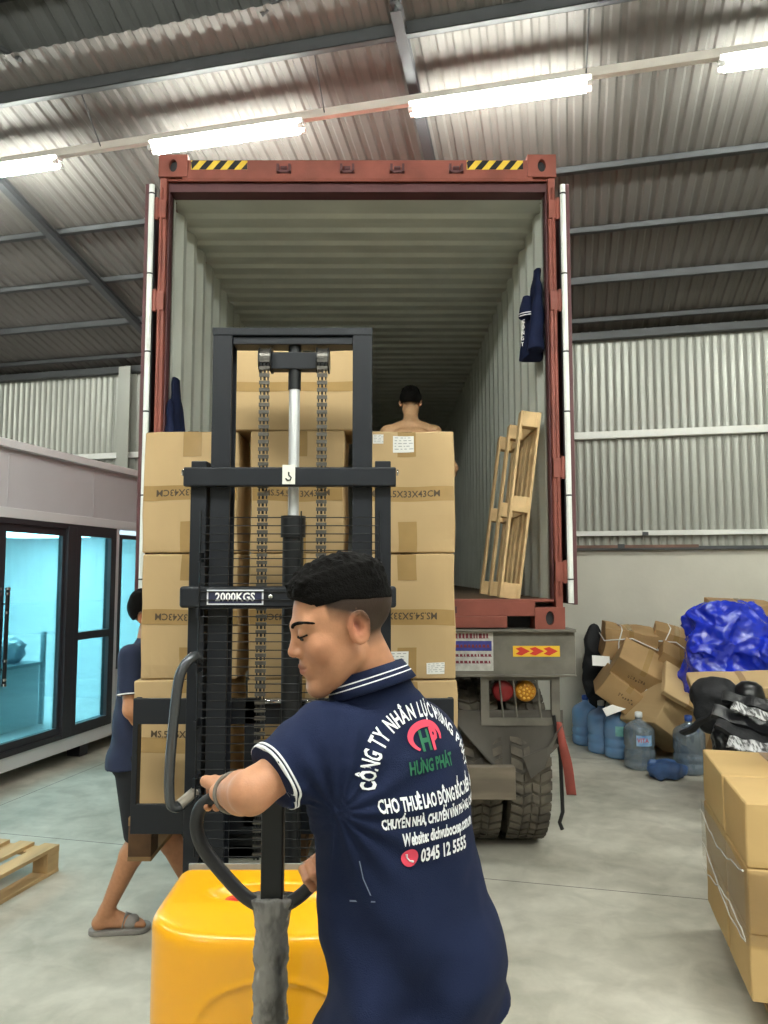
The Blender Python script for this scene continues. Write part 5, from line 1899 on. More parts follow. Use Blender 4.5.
def brow_eye(t, C, R, s, sides=(-1, 1)):
    def Lp(x, y, z):
        v_ = np.array(C) + (np.array((x, y, z)) * s) @ R.T
        return Vector(v_)
    for sg in sides:
        mb = MB()
        pts = [Lp(sg * x, y, z) for x, y, z in ((0.012, 0.0945, 0.0255), (0.022, 0.0935, 0.0300), (0.036, 0.0870, 0.0325), (0.0515, 0.0735, 0.0300), (0.0620, 0.0590, 0.0250))]
        mb.tube(bez(pts, 4), [0.0018] + [0.0034] * 9 + [0.0030] * 4 + [0.0022] * 2 + [0.0012], 8) if len(bez(pts, 4)) == 17 else mb.tube(bez(pts, 4), 0.0034, 8)
        mb.build('eyebrow', M_hair, t)
        mb = MB()
        pts = [Lp(sg * x, y, z) for x, y, z in ((0.0175, 0.0862, 0.0080), (0.024, 0.0905, 0.0072), (0.032, 0.0915, 0.0060), (0.040, 0.0880, 0.0058), (0.0495, 0.0765, 0.0075))]
        mb.tube(bez(pts, 4), 0.0016, 6)
        mb.build('eyelashes', M_hair, t)
        mb = MB()
        mb.lathe([(0.0001, 0.0062), (0.003, 0.0055), (0.0052, 0.0035), (0.0062, 0), (0.0001, -0.005)], n=14,
                 M=Matrix.Translation(Lp(sg * 0.032, 0.0838, 0.0035)) @ Matrix(((R[0][0], R[0][2], R[0][1], 0), (R[1][0], R[1][2], R[1][1], 0), (R[2][0], R[2][2], R[2][1], 0), (0, 0, 0, 1))))
        mb.build('eye', M_eye, t)


M_hair = mat('black_hair', '#0b0908', 0.8, var=0.3, vscale=150, spec=0.1, bump=0.4, bscale=300)
M_eye = mat('eye_dark', '#241a16', 0.15)


def grip_prims(O, bar, wrist, rb=0.0135, s=1.0, flip=1, palm=1.0, thumb_side=1):
    """fist closed round a bar through O; returns capsules (a, b, ra, rb)"""
    O = Vector(O); b = Vector(bar).normalized()
    w = (Vector(wrist) - O)
    w = (w - b * w.dot(b)).normalized()
    n = b.cross(w).normalized() * flip
    Wp = Vector(wrist)
    caps = []
    fr = 0.0088 * s
    R = rb + fr * 0.95
    for i, (off, ln, r_) in enumerate(((-0.029, 0.93, 0.96), (-0.0095, 1.0, 1.0), (0.010, 0.97, 0.98), (0.0285, 0.85, 0.88))):
        o = O + b * off * s * thumb_side
        angs = [math.radians(a) for a in (58, 120, 185, 250, 292)]
        # angle measured from the wrist direction w towards n
        pts = [o + (w * math.cos(a) + n * math.sin(a)) * (R + (0.010 * s if j == 0 else 0.002 if j == 1 else 0)) for j, a in enumerate(angs)]
        kn = o + w * 0.028 * s + n * (R + 0.006)
        pts = [kn] + pts[1:]
        rad = [0.0105, 0.0095, 0.0088, 0.0082, 0.0072]
        for j in range(len(pts) - 1):
            caps.append((pts[j], pts[j + 1], rad[j] * r_ * s, rad[j + 1] * r_ * s))
        # metacarpal to wrist
        caps.append((kn, Wp + b * off * 0.45 * s + n * 0.002, 0.0125 * s * palm, 0.016 * s * palm))
    tb = O - b * 0.034 * s * thumb_side
    t0 = Wp * 0.55 + O * 0.45 - b * 0.024 * s * thumb_side - n * 0.004
    t1 = tb + w * (R + 0.004) * 1.0 - n * 0.010
    t2 = tb * 1.0 - n * (R + 0.002) - w * 0.004 + b * 0.004 * thumb_side
    t3 = t2 - w * 0.018 + b * 0.012 * thumb_side + n * 0.004
    caps += [(t0, t1, 0.0145 * s, 0.0115 * s), (t1, t2, 0.0112 * s, 0.0098 * s), (t2, t3, 0.0098 * s, 0.0078 * s)]
    return caps


def open_prims(wrist, d, n, s=1.0, thumb=1, curl=0.5):
    """relaxed hand: d = direction of the fingers, n = back of the hand"""
    Wp = Vector(wrist); d = Vector(d).normalized(); n = Vector(n); n = (n - d * n.dot(d)).normalized(); b = d.cross(n)
    caps = []
    for off, ln, r_ in ((-0.028, 0.9, 0.95), (-0.0095, 1.0, 1.0), (0.0095, 0.95, 0.97), (0.0275, 0.78, 0.85)):
        kn = Wp + d * 0.088 * s * (0.97 if abs(off) > 0.02 else 1) + b * off * s * thumb
        caps.append((Wp + b * off * 0.5 * s * thumb, kn, 0.015 * s, 0.0105 * s))
        p = kn; dd = d.copy()
        for L_, r0, r1 in ((0.042, 0.0098, 0.0088), (0.027, 0.0088, 0.0080), (0.020, 0.0080, 0.0068)):
            dd = (dd * math.cos(curl) - n * math.sin(curl)).normalized()
            # keep turning the same way
            q = p + dd * L_ * ln * s
            caps.append((p, q, r0 * r_ * s, r1 * r_ * s)); p = q
            n_ = n
            dd = (dd - n_ * 0.25 * curl).normalized()
    t0 = Wp + d * 0.02 * s - b * 0.018 * s * thumb
    t1 = Wp + d * 0.055 * s - b * 0.040 * s * thumb - n * 0.012
    t2 = t1 + d * 0.032 * s - b * 0.006 * s * thumb - n * 0.010
    t3 = t2 + d * 0.024 * s + b * 0.002 * thumb - n * 0.006
    caps += [(t0, t1, 0.015 * s, 0.0115 * s), (t1, t2, 0.0112 * s, 0.0098 * s), (t2, t3, 0.0095 * s, 0.0078 * s)]
    return caps


def fn_caps(p, caps, k=0.004):
    d = None
    for a, b_, ra, rb in caps:
        e = d_cap(p, a, b_, ra, rb)
        d = e if d is None else smin(d, e, k)
    return d


def near(fn, c, r):
    """evaluate fn only close to c; far points get a safe lower bound"""
    c = np.array(c)

    def g(p):
        dist = np.linalg.norm(p - c, axis=1) - r
        out = np.maximum(dist, 0.03)
        m = dist < 0.03
        if m.any():
            out[m] = fn(p[m])
        return out
    return g


def arm_caps(S, E, Wr, s=1.0):
    S, E, Wr = Vector(S), Vector(E), Vector(Wr)
    m = E.lerp(Wr, 0.28)
    return [(S, E, 0.052 * s, 0.041 * s), (E, m, 0.0405 * s, 0.042 * s), (m, Wr, 0.042 * s, 0.0265 * s)]


def leg_caps(H, K, A_, s=1.0):
    H, K, A_ = Vector(H), Vector(K), Vector(A_)
    c = K.lerp(A_, 0.3)
    return [(H, K, 0.085 * s, 0.056 * s), (K, c, 0.054 * s, 0.058 * s), (c, A_, 0.058 * s, 0.034 * s)]


def foot_fn(p, A_, d, s=1.0, sole=0.0, toes=True):
    """foot from ankle A_, pointing along d (horizontal)"""
    A_ = Vector(A_); d = Vector(d).normalized(); sd = Vector((-d.y, d.x, 0))
    z = sole
    heel = Vector((A_.x, A_.y, z + 0.028)) - d * 0.035 * s
    ball = Vector((A_.x, A_.y, z + 0.020)) + d * 0.125 * s
    e = d_cap(p, A_, heel, 0.033 * s, 0.030 * s)
    e = smin(e, d_cap(p, A_ - Vector((0, 0, 0.015)), ball, 0.034 * s, 0.020 * s), 0.02)
    for o_ in (-0.024, 0.024):
        e = smin(e, d_cap(p, heel + sd * o_ * 0.3, ball + sd * o_, 0.024 * s, 0.017 * s), 0.02)
    if toes:
        for i, (o_, L_, r_) in enumerate(((-0.032, 0.052, 0.0125), (-0.012, 0.050, 0.009), (0.004, 0.045, 0.0085), (0.019, 0.039, 0.008), (0.033, 0.030, 0.0075))):
            b0 = ball + sd * o_ * s
            e = smin(e, d_cap(p, b0, b0 + d * L_ * s - Vector((0, 0, 0.006)), r_ * 1.1, r_), 0.004)
    return np.maximum(e, z - p[:, 2])


# ------------------------------------------------ the man at the handle
SK1 = '#c08a69'
yaw = R_(38)
LAT = Vector((-math.cos(yaw), -math.sin(yaw), 0))      # his left
FWD = Vector((-math.sin(yaw), math.cos(yaw), 0))
HC = (-0.078, 1.410, 1.606)
HR = axes((-0.90, -0.24, -0.27), (-0.10, 0.0, 1))
HS = 0.96
NB = (-0.014, 1.44, 1.475)
SL_, EL_, WL_ = (-0.112, 1.36, 1.405), (-0.220, 1.275, 1.342), (-0.305, 1.465, 1.287)
SR_, ER_, WR_ = (0.075, 1.525, 1.375), (0.085, 1.71, 1.160), (-0.070, 1.600, 1.125)
GL_ = (TXC - TL + 0.045, TY, 1.257)
GR_ = (TXC + TL - 0.055, TY, 1.113)
capsL = grip_prims(GL_, (1, 0, 0.03), WL_, 0.0135, 0.95, flip=-1, thumb_side=-1)
capsR = grip_prims(GR_, (0.75, 0, 0.55), WR_, 0.0135, 0.95, flip=1, thumb_side=-1)
SEC = [(0.90, 0.060, 1.425, 0.142, 0.10, yaw * 0.8), (1.02, 0.050, 1.43, 0.138, 0.10, yaw * 0.9), (1.15, 0.030, 1.435, 0.136, 0.10, yaw),
       (1.30, 0.012, 1.437, 0.143, 0.104, yaw), (1.38, 0.002, 1.437, 0.135, 0.092, yaw), (1.44, -0.002, 1.437, 0.095, 0.07, yaw)]
HIP = Vector((0.07, 1.425, 0.92))
LEGS1 = [(HIP + LAT * 0.07, (-0.02, 1.42, 0.50), (0.0, 1.38, 0.10)), (HIP - LAT * 0.07, (0.15, 1.56, 0.50), (0.15, 1.50, 0.10))]


def body1(p):
    d = d_loft(p, SEC)
    d = smin(d, d_cap(p, NB, (-0.050, 1.42, 1.565), 0.060, 0.052), 0.03)
    d = smin(d, d_cap(p, Vector(SL_), Vector(SR_), 0.05, 0.05), 0.05)
    for S, E, Wr, k_ in ((SL_, EL_, WL_, 0.80), (SR_, ER_, WR_, 0.86)):
        a = fn_caps(p, arm_caps(S, E, Wr, k_), 0.02)
        d = smin(d, a, 0.025)
    for H, K, A_ in LEGS1:
        d = smin(d, fn_caps(p, leg_caps(H, K, A_, 0.9), 0.02), 0.03)
        d = smin(d, near(lambda q: foot_fn(q, A_, FWD, toes=False, sole=0.012), A_, 0.3)(p), 0.015)
    d = smin(d, near(lambda q: d_head(q, HC, HR, HS), HC, 0.16)(p), 0.012)
    d = smin(d, near(lambda q: fn_caps(q, capsL), GL_, 0.12)(p), 0.008)
    d = smin(d, near(lambda q: fn_caps(q, capsR), GR_, 0.12)(p), 0.008)
    return d


man = thing('person', (0.07, 1.43, 0), 'man in a navy polo with printed back, looking left and gripping the stacker handle', 'person')
v, q = sdf_mesh(body1, (-0.46, 1.10, 0.0), (0.30, 1.78, 1.76), 0.0032)
v = relax(v, q, 1, 0.3)
np_obj('body', v, q, skin_mat('skin_front', SK1), man, head_tone(v, HC, HR, HS, SK1))
v, q = sdf_mesh(lambda p: d_hair(p, HC, HR, HS, 0.019, 0.0015, 1.0, True), np.array(HC) - 0.15, np.array(HC) + 0.16, 0.0028)
np_obj('hair', v, q, M_hair, man)
brow_eye(man, HC, HR, HS)
# polo shirt
SSEC = [(0.740, 0.058, 1.425, 0.200, 0.155, yaw * 0.65), (0.860, 0.054, 1.425, 0.190, 0.148, yaw * 0.7), (0.90, 0.054, 1.425, 0.187, 0.146, yaw * 0.75), (1.00, 0.058, 1.428, 0.178, 0.134, yaw * 0.85), (1.10, 0.042, 1.432, 0.164, 0.124, yaw * 0.95),
        (1.20, 0.028, 1.435, 0.160, 0.122, yaw), (1.30, 0.012, 1.437, 0.168, 0.124, yaw), (1.38, 0.002, 1.437, 0.160, 0.112, yaw), (1.44, -0.002, 1.437, 0.112, 0.086, yaw), (1.475, -0.004, 1.437, 0.075, 0.066, yaw)]
SdL = (Vector(EL_) - Vector(SL_)).normalized()
HemL = Vector(SL_) + SdL * 0.108
SdR = (Vector(ER_) - Vector(SR_)).normalized()
HemR = Vector(SR_) + SdR * 0.2


def shirt1(p):
    d = d_loft(p, SSEC)
    d = smin(d, d_cap(p, Vector(SL_) + Vector((0.01, 0.0, 0.0)), Vector(SR_), 0.058, 0.054), 0.06)
    d = smin(d, d_cap(p, NB, (-0.03, 1.43, 1.505), 0.07, 0.063), 0.03)
    for S, sd, hem, r1 in ((SL_, SdL, HemL, 0.066), (SR_, SdR, HemR, 0.062)):
        a = d_cap(p, S, hem + sd * 0.05, 0.062, r1 - 0.010)
        a = np.maximum(a, (p - np.array(hem)) @ np.array(sd))
        d = smin(d, a, 0.035)
    # cut at the neckline and the hem
    d = smax(d, (p - np.array((-0.025, 1.43, 1.508))) @ np.array(Vector((-0.35, 0.12, 0.9)).normalized()), 0.006)
    # folds: radiating from the left armpit, drooping across the lower back
    w = p - np.array((-0.10, 1.36, 1.30))
    ang = np.arctan2(w[:, 2], w[:, 0] + 0.35 * w[:, 1])
    rad = np.linalg.norm(w, axis=1)
    f = 0.0035 * np.sin(ang * 15 + 1.0) * np.exp(-((rad - 0.11) / 0.075) ** 2)
    low = np.clip((1.23 - p[:, 2]) / 0.16, 0, 1)
    f = f + low * 0.013 * np.sin((p[:, 2] * 22 + p[:, 0] * 20 + 1.5 * np.sin(p[:, 0] * 14)))
    f = f + low * 0.009 * np.sin(p[:, 2] * 17 - p[:, 0] * 36 + 2 + np.sin(p[:, 2] * 20))
    f = f + 0.004 * wob(p, 22, 0.5) + 0.0012 * wob(p, 60, 2.5)
    return np.maximum(d - f, (0.842 + 0.33 * p[:, 0]) - p[:, 2])


v, q = sdf_mesh(shirt1, (-0.40, 1.12, 0.74), (0.34, 1.80, 1.56), 0.0042)
v = relax(v, q, 2, 0.5)
shirt = np_obj('polo_shirt', v, q, mat('polo_navy', '#151f3c', 0.82, var=0.08, vscale=14, bump=0.25, bscale=500, spec=0.2), man)
BV = BVHTree.FromPolygons([Vector(x) for x in v.tolist()], q.tolist())
# sleeve hem bands: two white lines
for hem, sd, r in ((HemL, SdL, 0.0685), (HemR, SdR, 0.0645)):
    e1 = sd.cross(Vector((0, 0, 1))).normalized()
    e2 = sd.cross(e1)
    for off, hw, m_, nm in ((-0.004, 0.0022, M_stripe, 'sleeve_stripe'), (-0.0115, 0.0018, M_stripe, 'sleeve_stripe')):
        n_ = 72
        vs, fs = [], []
        for i in range(n_):
            q_ = 2 * PI * i / n_
            dr = e1 * math.cos(q_) + e2 * math.sin(q_)
            for o_ in (off - hw, off + hw):
                c0 = hem + sd * o_
                hit = BV.ray_cast(c0 + dr * 0.13, -dr)
                rr = (hit[0] - c0).length if hit[0] is not None and (hit[0] - c0).length < 0.1 else r
                vs.append(c0 + dr * (rr + 0.0022))
        for i in range(n_):
            j = (i + 1) % n_
            fs.append((2 * i, 2 * j, 2 * j + 1, 2 * i + 1))
        mb = MB(); mb.add(vs, fs, True)
        s_ = mb.build(nm, m_, shirt)
        sd_ = s_.modifiers.new('t', 'SOLIDIFY'); sd_.thickness = 0.0012
# collar: folded ribbed band with two white lines
cn = Vector((-0.30, 0.10, 0.95)).normalized()
cc = Vector((-0.026, 1.430, 1.500))
cx_ = Vector((1, 0, 0)); cx_ = (cx_ - cn * cx_.dot(cn)).normalized(); cy_ = cn.cross(cx_)


def ring(r0, h0, r1, h1, m_, nm, par, ra=1.0, th_=0.002):
    n_ = 64
    vs, fs = [], []
    for i in range(n_):
        q_ = 2 * PI * i / n_
        for r_, h_ in ((r0, h0), ((r0 + r1) / 2 + 0.001, (h0 + h1) / 2), (r1, h1)):
            vs.append(cc + cx_ * (r_ * 1.0 * math.cos(q_)) + cy_ * (r_ * ra * math.sin(q_)) + cn * h_)
    for i in range(n_):
        j = (i + 1) % n_
        for k in (0, 1):
            fs.append((3 * i + k, 3 * j + k, 3 * j + k + 1, 3 * i + k + 1))
    mb = MB(); mb.add(vs, fs, True)
    o = mb.build(nm, m_, par)
    s_ = o.modifiers.new('t', 'SOLIDIFY'); s_.thickness = th_
    return o


M_polo = MATS['polo_navy']
col_ = ring(0.0665, 0.022, 0.0825, -0.016, M_polo, 'collar', shirt, 1.03, 0.004)
for a_, b_ in ((0.30, 0.40), (0.52, 0.62)):
    f_ = lambda t_: (0.0700 + (0.0860 - 0.0700) * t_, 0.022 + (-0.016 - 0.022) * t_)
    (r0, h0), (r1, h1) = f_(a_), f_(b_)
    ring(r0, h0, r1, h1, M_stripe, 'collar_stripe', shirt, 1.03, 0.001)
# wrist band
wv = (Vector(WL_) - Vector(EL_)).normalized()
mb = MB()
e1 = wv.cross(Vector((0, 0, 1))).normalized(); e2 = wv.cross(e1)
cw = Vector(EL_).lerp(Vector(WL_), 0.62)
mb.tube([cw + (e1 * math.cos(t_) + e2 * math.sin(t_)) * 0.0335 for t_ in np.linspace(0, 2 * PI, 40, endpoint=False)], 0.0035, 8, closed=True)
mb.build('wrist_band', mat('band_grey', '#6f6a62', 0.6), man)
# print on the back
bn = Vector((math.sin(yaw), -math.cos(yaw), 0))
br = Vector((math.cos(yaw), math.sin(yaw), 0))
PO = Vector((0.024, 1.432, 1.352)) + bn * 0.12
PK = 1.13
M_pw = mat('print_white', '#e9ebee', 0.6)
M_pr = mat('print_red', '#e2455f', 0.6)
M_pg = mat('print_green', '#1f6b4a', 0.6)


def on_back(vs, e=0.0016):
    out = []
    for s_, t_ in vs:
        s_, t_ = s_ * PK, t_ * PK
        o_ = PO + br * s_ + Vector((0, 0, t_)) + bn * 0.25
        hit = BV.ray_cast(o_, -bn)
        if hit[0] is None or (hit[0] - o_).length > 0.42:
            hit = BV.find_nearest(PO + br * s_ + Vector((0, 0, t_)) - bn * 0.05)
        nn = hit[1] if hit[1].dot(bn) > -0.2 else bn
        out.append(hit[0] + bn * e + nn * 0.0006)
    return out


def line_print(mb, txt, s0, t0, size, xs, off=0.0, tilt=0.0, align='LEFT'):
    vs, fs = text_mesh(txt, size, xs, off, align)
    c_, s_ = math.cos(tilt), math.sin(tilt)
    mb.add(on_back([(s0 + p[0] * c_ - p[1] * s_, t0 + p[0] * s_ + p[1] * c_) for p in vs]), fs)


def arc_print(mb, txt, r, size, xs, a0, a1, off):
    ws = []
    for ch in txt:
        vs, fs = text_mesh(ch, size, xs, off, 'LEFT') if ch != ' ' else ([], [])
        wd_ = (max(p[0] for p in vs) + size * 0.06) if vs else size * 0.24
        ws.append((vs, fs, wd_))
    tot = sum(w_[2] for w_ in ws)
    a = a0
    for vs, fs, wd_ in ws:
        da = (a1 - a0) * wd_ / tot
        am = a + da / 2
        if vs:
            pts = []
            for p in vs:
                lx = p[0] - wd_ / 2
                ly = p[1]
                pts.append(((r + ly) * math.cos(am) + lx * math.sin(am), (r * 0.92 + ly) * math.sin(am) - lx * math.cos(am) - 0.006))
            mb.add(on_back(pts), fs)
        a += da


mb = MB()
arc_print(mb, 'CÔNG TY NHÂN LỰC HƯNG PHÁT', 0.106, 0.030, 0.62, PI * 1.02, PI * -0.02, 0.0009)
mb.build('back_print_arc', M_pw, shirt)
mb = MB()
line_print(mb, 'CHO THUÊ LAO DỘNG BỐC XẾP - BỐC', -0.098, -0.036, 0.026, 0.50, 0.0010)
xd = -0.098 + max(p[0] for p in text_mesh('CHO THUÊ LAO', 0.026, 0.50, 0.0010, 'LEFT')[0]) + 0.0038
mb.add(on_back([(xd, -0.0365), (xd + 0.0055, -0.0365), (xd + 0.0055, -0.034), (xd, -0.034)], 0.002), [(0, 1, 2, 3)])
line_print(mb, 'CHUYỂN NHÀ, CHUYỂN VĂN PHÒNG, CHUYỂN', -0.094, -0.062, 0.0190, 0.54, 0.0009)
line_print(mb, 'Website: dichvubocxep.com.vn', -0.066, -0.086, 0.0235, 0.52, 0.0009)
line_print(mb, '0345 12 5555', -0.036, -0.113, 0.0265, 0.66, 0.0009)
mb.build('back_print_text', M_pw, shirt)
mb = MB(); line_print(mb, 'HƯNG PHÁT', 0.004, 0.012, 0.026, 0.66, 0.0009, align='CENTER'); mb.build('back_print_name', M_pg, shirt)
# monogram: oval swoosh, green H, red P
mb = MB()
for k0, k1, w0, w1 in ((205, 20, 0.0035, 0.007),):
    vs, fs = [], []
    n_ = 36
    for i in range(n_ + 1):
        q_ = R_(230 - (230 + 20) * i / n_)
        w_ = 0.0022 + 0.0045 * math.sin(PI * i / n_)
        for s_ in (-1, 1):
            vs.append((0.004 + (0.034 + s_ * w_) * math.cos(q_), 0.052 + (0.020 + s_ * w_ * 0.8) * math.sin(q_)))
    for i in range(n_):
        fs.append((2 * i, 2 * i + 1, 2 * i + 3, 2 * i + 2))
    mb.add(on_back(vs, 0.0018), fs)
line_print(mb, 'P', 0.020, 0.047, 0.043, 0.8, 0.002, align='CENTER')
mb.build('back_print_swoosh', M_pr, shirt)
mb = MB(); line_print(mb, 'H', -0.002, 0.047, 0.040, 0.8, 0.0015, align='CENTER'); mb.build('back_print_monogram', M_pg, shirt)
mb = MB()
vs = [(-0.054 + 0.013 * math.cos(2 * PI * i / 28), -0.112 + 0.013 * math.sin(2 * PI * i / 28)) for i in range(28)]
mb.add(on_back([(-0.054, -0.112)] + vs), [(0, 1 + i, 1 + (i + 1) % 28) for i in range(28)])
pd = mb.build('back_print_disc', M_pr, shirt)
mb = MB()
pts = on_back([(-0.054 + x, -0.112 + y) for x, y in ((-0.006, 0.006), (-0.005, 0.001), (-0.001, -0.004), (0.005, -0.006))], 0.0026)
mb.tube(pts, [0.002, 0.0014, 0.0014, 0.002], 6)
mb.build('back_print_phone', M_pw, shirt)
# thin white scuff low on the left side of the shirt
mb = MB()
sc = [(-0.116, -0.115), (-0.112, -0.140), (-0.106, -0.162)]
vs = on_back([(x - 0.0006, z) for x, z in sc] + [(x + 0.0006, z) for x, z in reversed(sc)])
mb.add(vs, [(0, 1, 4, 5), (1, 2, 3, 4)])
sc = [(-0.120, -0.178), (-0.102, -0.171)]
mb.add(on_back([(sc[0][0], sc[0][1]), (sc[1][0], sc[1][1]), (sc[1][0], sc[1][1] + 0.002), (sc[0][0], sc[0][1] + 0.0025)]), [(0, 1, 2, 3)])
mb.build('chalk_scuff', mat('scuff', '#6f7b90', 0.8), shirt)
# trousers and shoes
M_trs = mat('grey_trousers', '#8b8a88', 0.85, var=0.12, vscale=9, bump=0.2, bscale=300)


def trousers1(p):
    d = d_loft(p, [(0.84, 0.068, 1.425, 0.160, 0.112, yaw * 0.7), (0.95, 0.06, 1.425, 0.148, 0.108, yaw * 0.8)])
    for H, K, A_ in LEGS1:
        a = fn_caps(p, [(Vector(H).lerp(HIP, 0.12), Vector(K), 0.092, 0.074), (Vector(K), Vector(A_), 0.072, 0.062)], 0.02)
        d = smin(d, a, 0.02)
    d = d - 0.004 * wob(p, 24, 1)
    return np.maximum(d, 0.075 - p[:, 2])


v, q = sdf_mesh(trousers1, (-0.16, 1.24, 0.05), (0.32, 1.70, 0.97), 0.008)
np_obj('trousers', relax(v, q, 1), q, M_trs, man)
for H, K, A_ in LEGS1:
    v, q = sdf_mesh(lambda p: foot_fn(p, A_, FWD, 1.12, 0.0, False) - 0.006, np.array(A_) - (0.28, 0.28, 0.12), np.array(A_) + (0.28, 0.28, 0.05), 0.006)
    np_obj('shoe', v, q, mat('shoe_dark', '#2b2c30', 0.6), man)

# ------------------------------------------------ the worker behind the left stack
SK2 = '#b98462'
P2Y = 3.86
HC2 = (-1.195, P2Y - 0.02, 1.490)
HR2 = axes((0.97, 0.05, -0.25))
S2L, E2L, W2L = (-1.202, P2Y + 0.17, 1.30), (-1.140, P2Y + 0.24, 1.04), (-1.060, P2Y + 0.36, 0.84)
S2R, E2R, W2R = (-1.225, P2Y - 0.17, 1.30), (-1.202, P2Y - 0.215, 1.06), (-1.105, P2Y - 0.10, 0.90)
L2 = [((-1.225, P2Y - 0.08, 0.86), (-1.175, P2Y - 0.10, 0.46), (-1.325, P2Y - 0.13, 0.105)),
      ((-1.205, P2Y + 0.08, 0.86), (-1.140, P2Y + 0.10, 0.44), (-0.970, P2Y + 0.10, 0.105))]
c2R = open_prims(W2R, (0.55, 0.35, -0.8), (-0.7, -0.3, -0.5), 0.95, 1, 0.45)
c2L = open_prims(W2L, (0.3, 0.3, -0.9), (-0.8, 0.1, -0.3), 0.95, -1, 0.4)


def body2(p):
    d = d_loft(p, [(0.82, -1.220, P2Y, 0.115, 0.165, 0), (0.95, -1.225, P2Y, 0.10, 0.14, 0), (1.15, -1.215, P2Y, 0.11, 0.16, 0), (1.28, -1.202, P2Y, 0.105, 0.165, 0), (1.34, -1.190, P2Y, 0.08, 0.12, 0)])
    d = smin(d, d_cap(p, (-1.205, P2Y, 1.33), (-1.195, P2Y, 1.42), 0.058, 0.053), 0.03)
    for S, E, Wr in ((S2L, E2L, W2L), (S2R, E2R, W2R)):
        d = smin(d, fn_caps(p, arm_caps(S, E, Wr), 0.02), 0.03)
    for H, K, A_ in L2:
        d = smin(d, fn_caps(p, leg_caps(H, K, A_, 0.95), 0.02), 0.03)
        d = smin(d, near(lambda q: foot_fn(q, A_, (0.98, 0.2, 0), 0.98, 0.022), A_, 0.3)(p), 0.015)
    d = smin(d, near(lambda q: d_head(q, HC2, HR2, 0.97), HC2, 0.16)(p), 0.012)
    for cp_, w_ in ((c2R, W2R), (c2L, W2L)):
        d = smin(d, near(lambda q: fn_caps(q, cp_), w_, 0.24)(p), 0.008)
    return d


pr2 = thing('person', (-1.210, P2Y, 0), 'worker in navy shirt and black shorts, stepping behind the left carton stack in sandals', 'person')
v, q = sdf_mesh(body2, (-1.440, P2Y - 0.36, 0.0), (-0.76, P2Y + 0.48, 1.64), 0.005)
v = relax(v, q, 1, 0.3)
np_obj('body', v, q, skin_mat('skin_left', SK2), pr2, head_tone(v, HC2, HR2, 0.97, SK2))
v, q = sdf_mesh(lambda p: d_hair(p, HC2, HR2, 0.97, 0.026, 0.012, 2.0), np.array(HC2) - 0.15, np.array(HC2) + 0.16, 0.004)
np_obj('hair', v, q, M_hair, pr2)
brow_eye(pr2, HC2, HR2, 0.97)
h2 = Vector(S2R) + (Vector(E2R) - Vector(S2R)) * 0.72
sd2 = (Vector(E2R) - Vector(S2R)).normalized()
h3 = Vector(S2L) + (Vector(E2L) - Vector(S2L)) * 0.72
sd3 = (Vector(E2L) - Vector(S2L)).normalized()


def shirt2(p):
    d = d_loft(p, [(0.745, -1.240, P2Y, 0.148, 0.20, 0), (0.85, -1.235, P2Y, 0.135, 0.19, 0), (1.05, -1.225, P2Y, 0.122, 0.172, 0), (1.2, -1.212, P2Y, 0.125, 0.178, 0), (1.3, -1.200, P2Y, 0.112, 0.172, 0), (1.36, -1.185, P2Y, 0.078, 0.10, 0), (1.385, -1.180, P2Y, 0.07, 0.08, 0)])
    for S, sd_, h_ in ((S2R, sd2, h2), (S2L, sd3, h3)):
        a = d_cap(p, S, h_ + sd_ * 0.05, 0.066, 0.064)
        a = np.maximum(a, (p - np.array(h_)) @ np.array(sd_))
        d = smin(d, a, 0.03)
    low = np.clip((1.2 - p[:, 2]) / 0.3, 0, 1)
    d = d - low * 0.008 * np.sin(p[:, 2] * 30 + p[:, 0] * 22 + p[:, 1] * 12) - 0.003 * wob(p, 24, 3)
    return np.maximum(d, (0.752 + 0.10 * np.clip(p[:, 0] + 1.36, 0, 1)) - p[:, 2])


v, q = sdf_mesh(shirt2, (-1.460, P2Y - 0.34, 0.72), (-0.960, P2Y + 0.40, 1.42), 0.007)
sh2 = np_obj('shirt', relax(v, q, 1), q, mat('shirt_navy', '#17223f', 0.82, var=0.12, vscale=12), pr2)
for h_, sd_ in ((h2, sd2), (h3, sd3)):
    e1 = sd_.cross(Vector((0, 1, 0.2))).normalized(); e2 = sd_.cross(e1)
    mb = MB()
    mb.tube([h_ - sd_ * 0.004 + (e1 * math.cos(t_) + e2 * math.sin(t_)) * 0.0665 for t_ in np.linspace(0, 2 * PI, 40, endpoint=False)], 0.0035, 6, closed=True)
    mb.build('sleeve_stripe', M_stripe, sh2)


def shorts2(p):
    d = d_loft(p, [(0.74, -1.225, P2Y, 0.125, 0.18, 0), (0.92, -1.225, P2Y, 0.108, 0.155, 0)])
    for H, K, A_ in L2:
        k_ = Vector(H).lerp(Vector(K), 1.0)
        d = smin(d, d_cap(p, Vector(H) - Vector((0, 0, 0.04)), k_, 0.104, 0.088), 0.02)
    d = d - 0.004 * wob(p, 20, 3)
    return np.maximum(d, (0.425 - p[:, 2]))


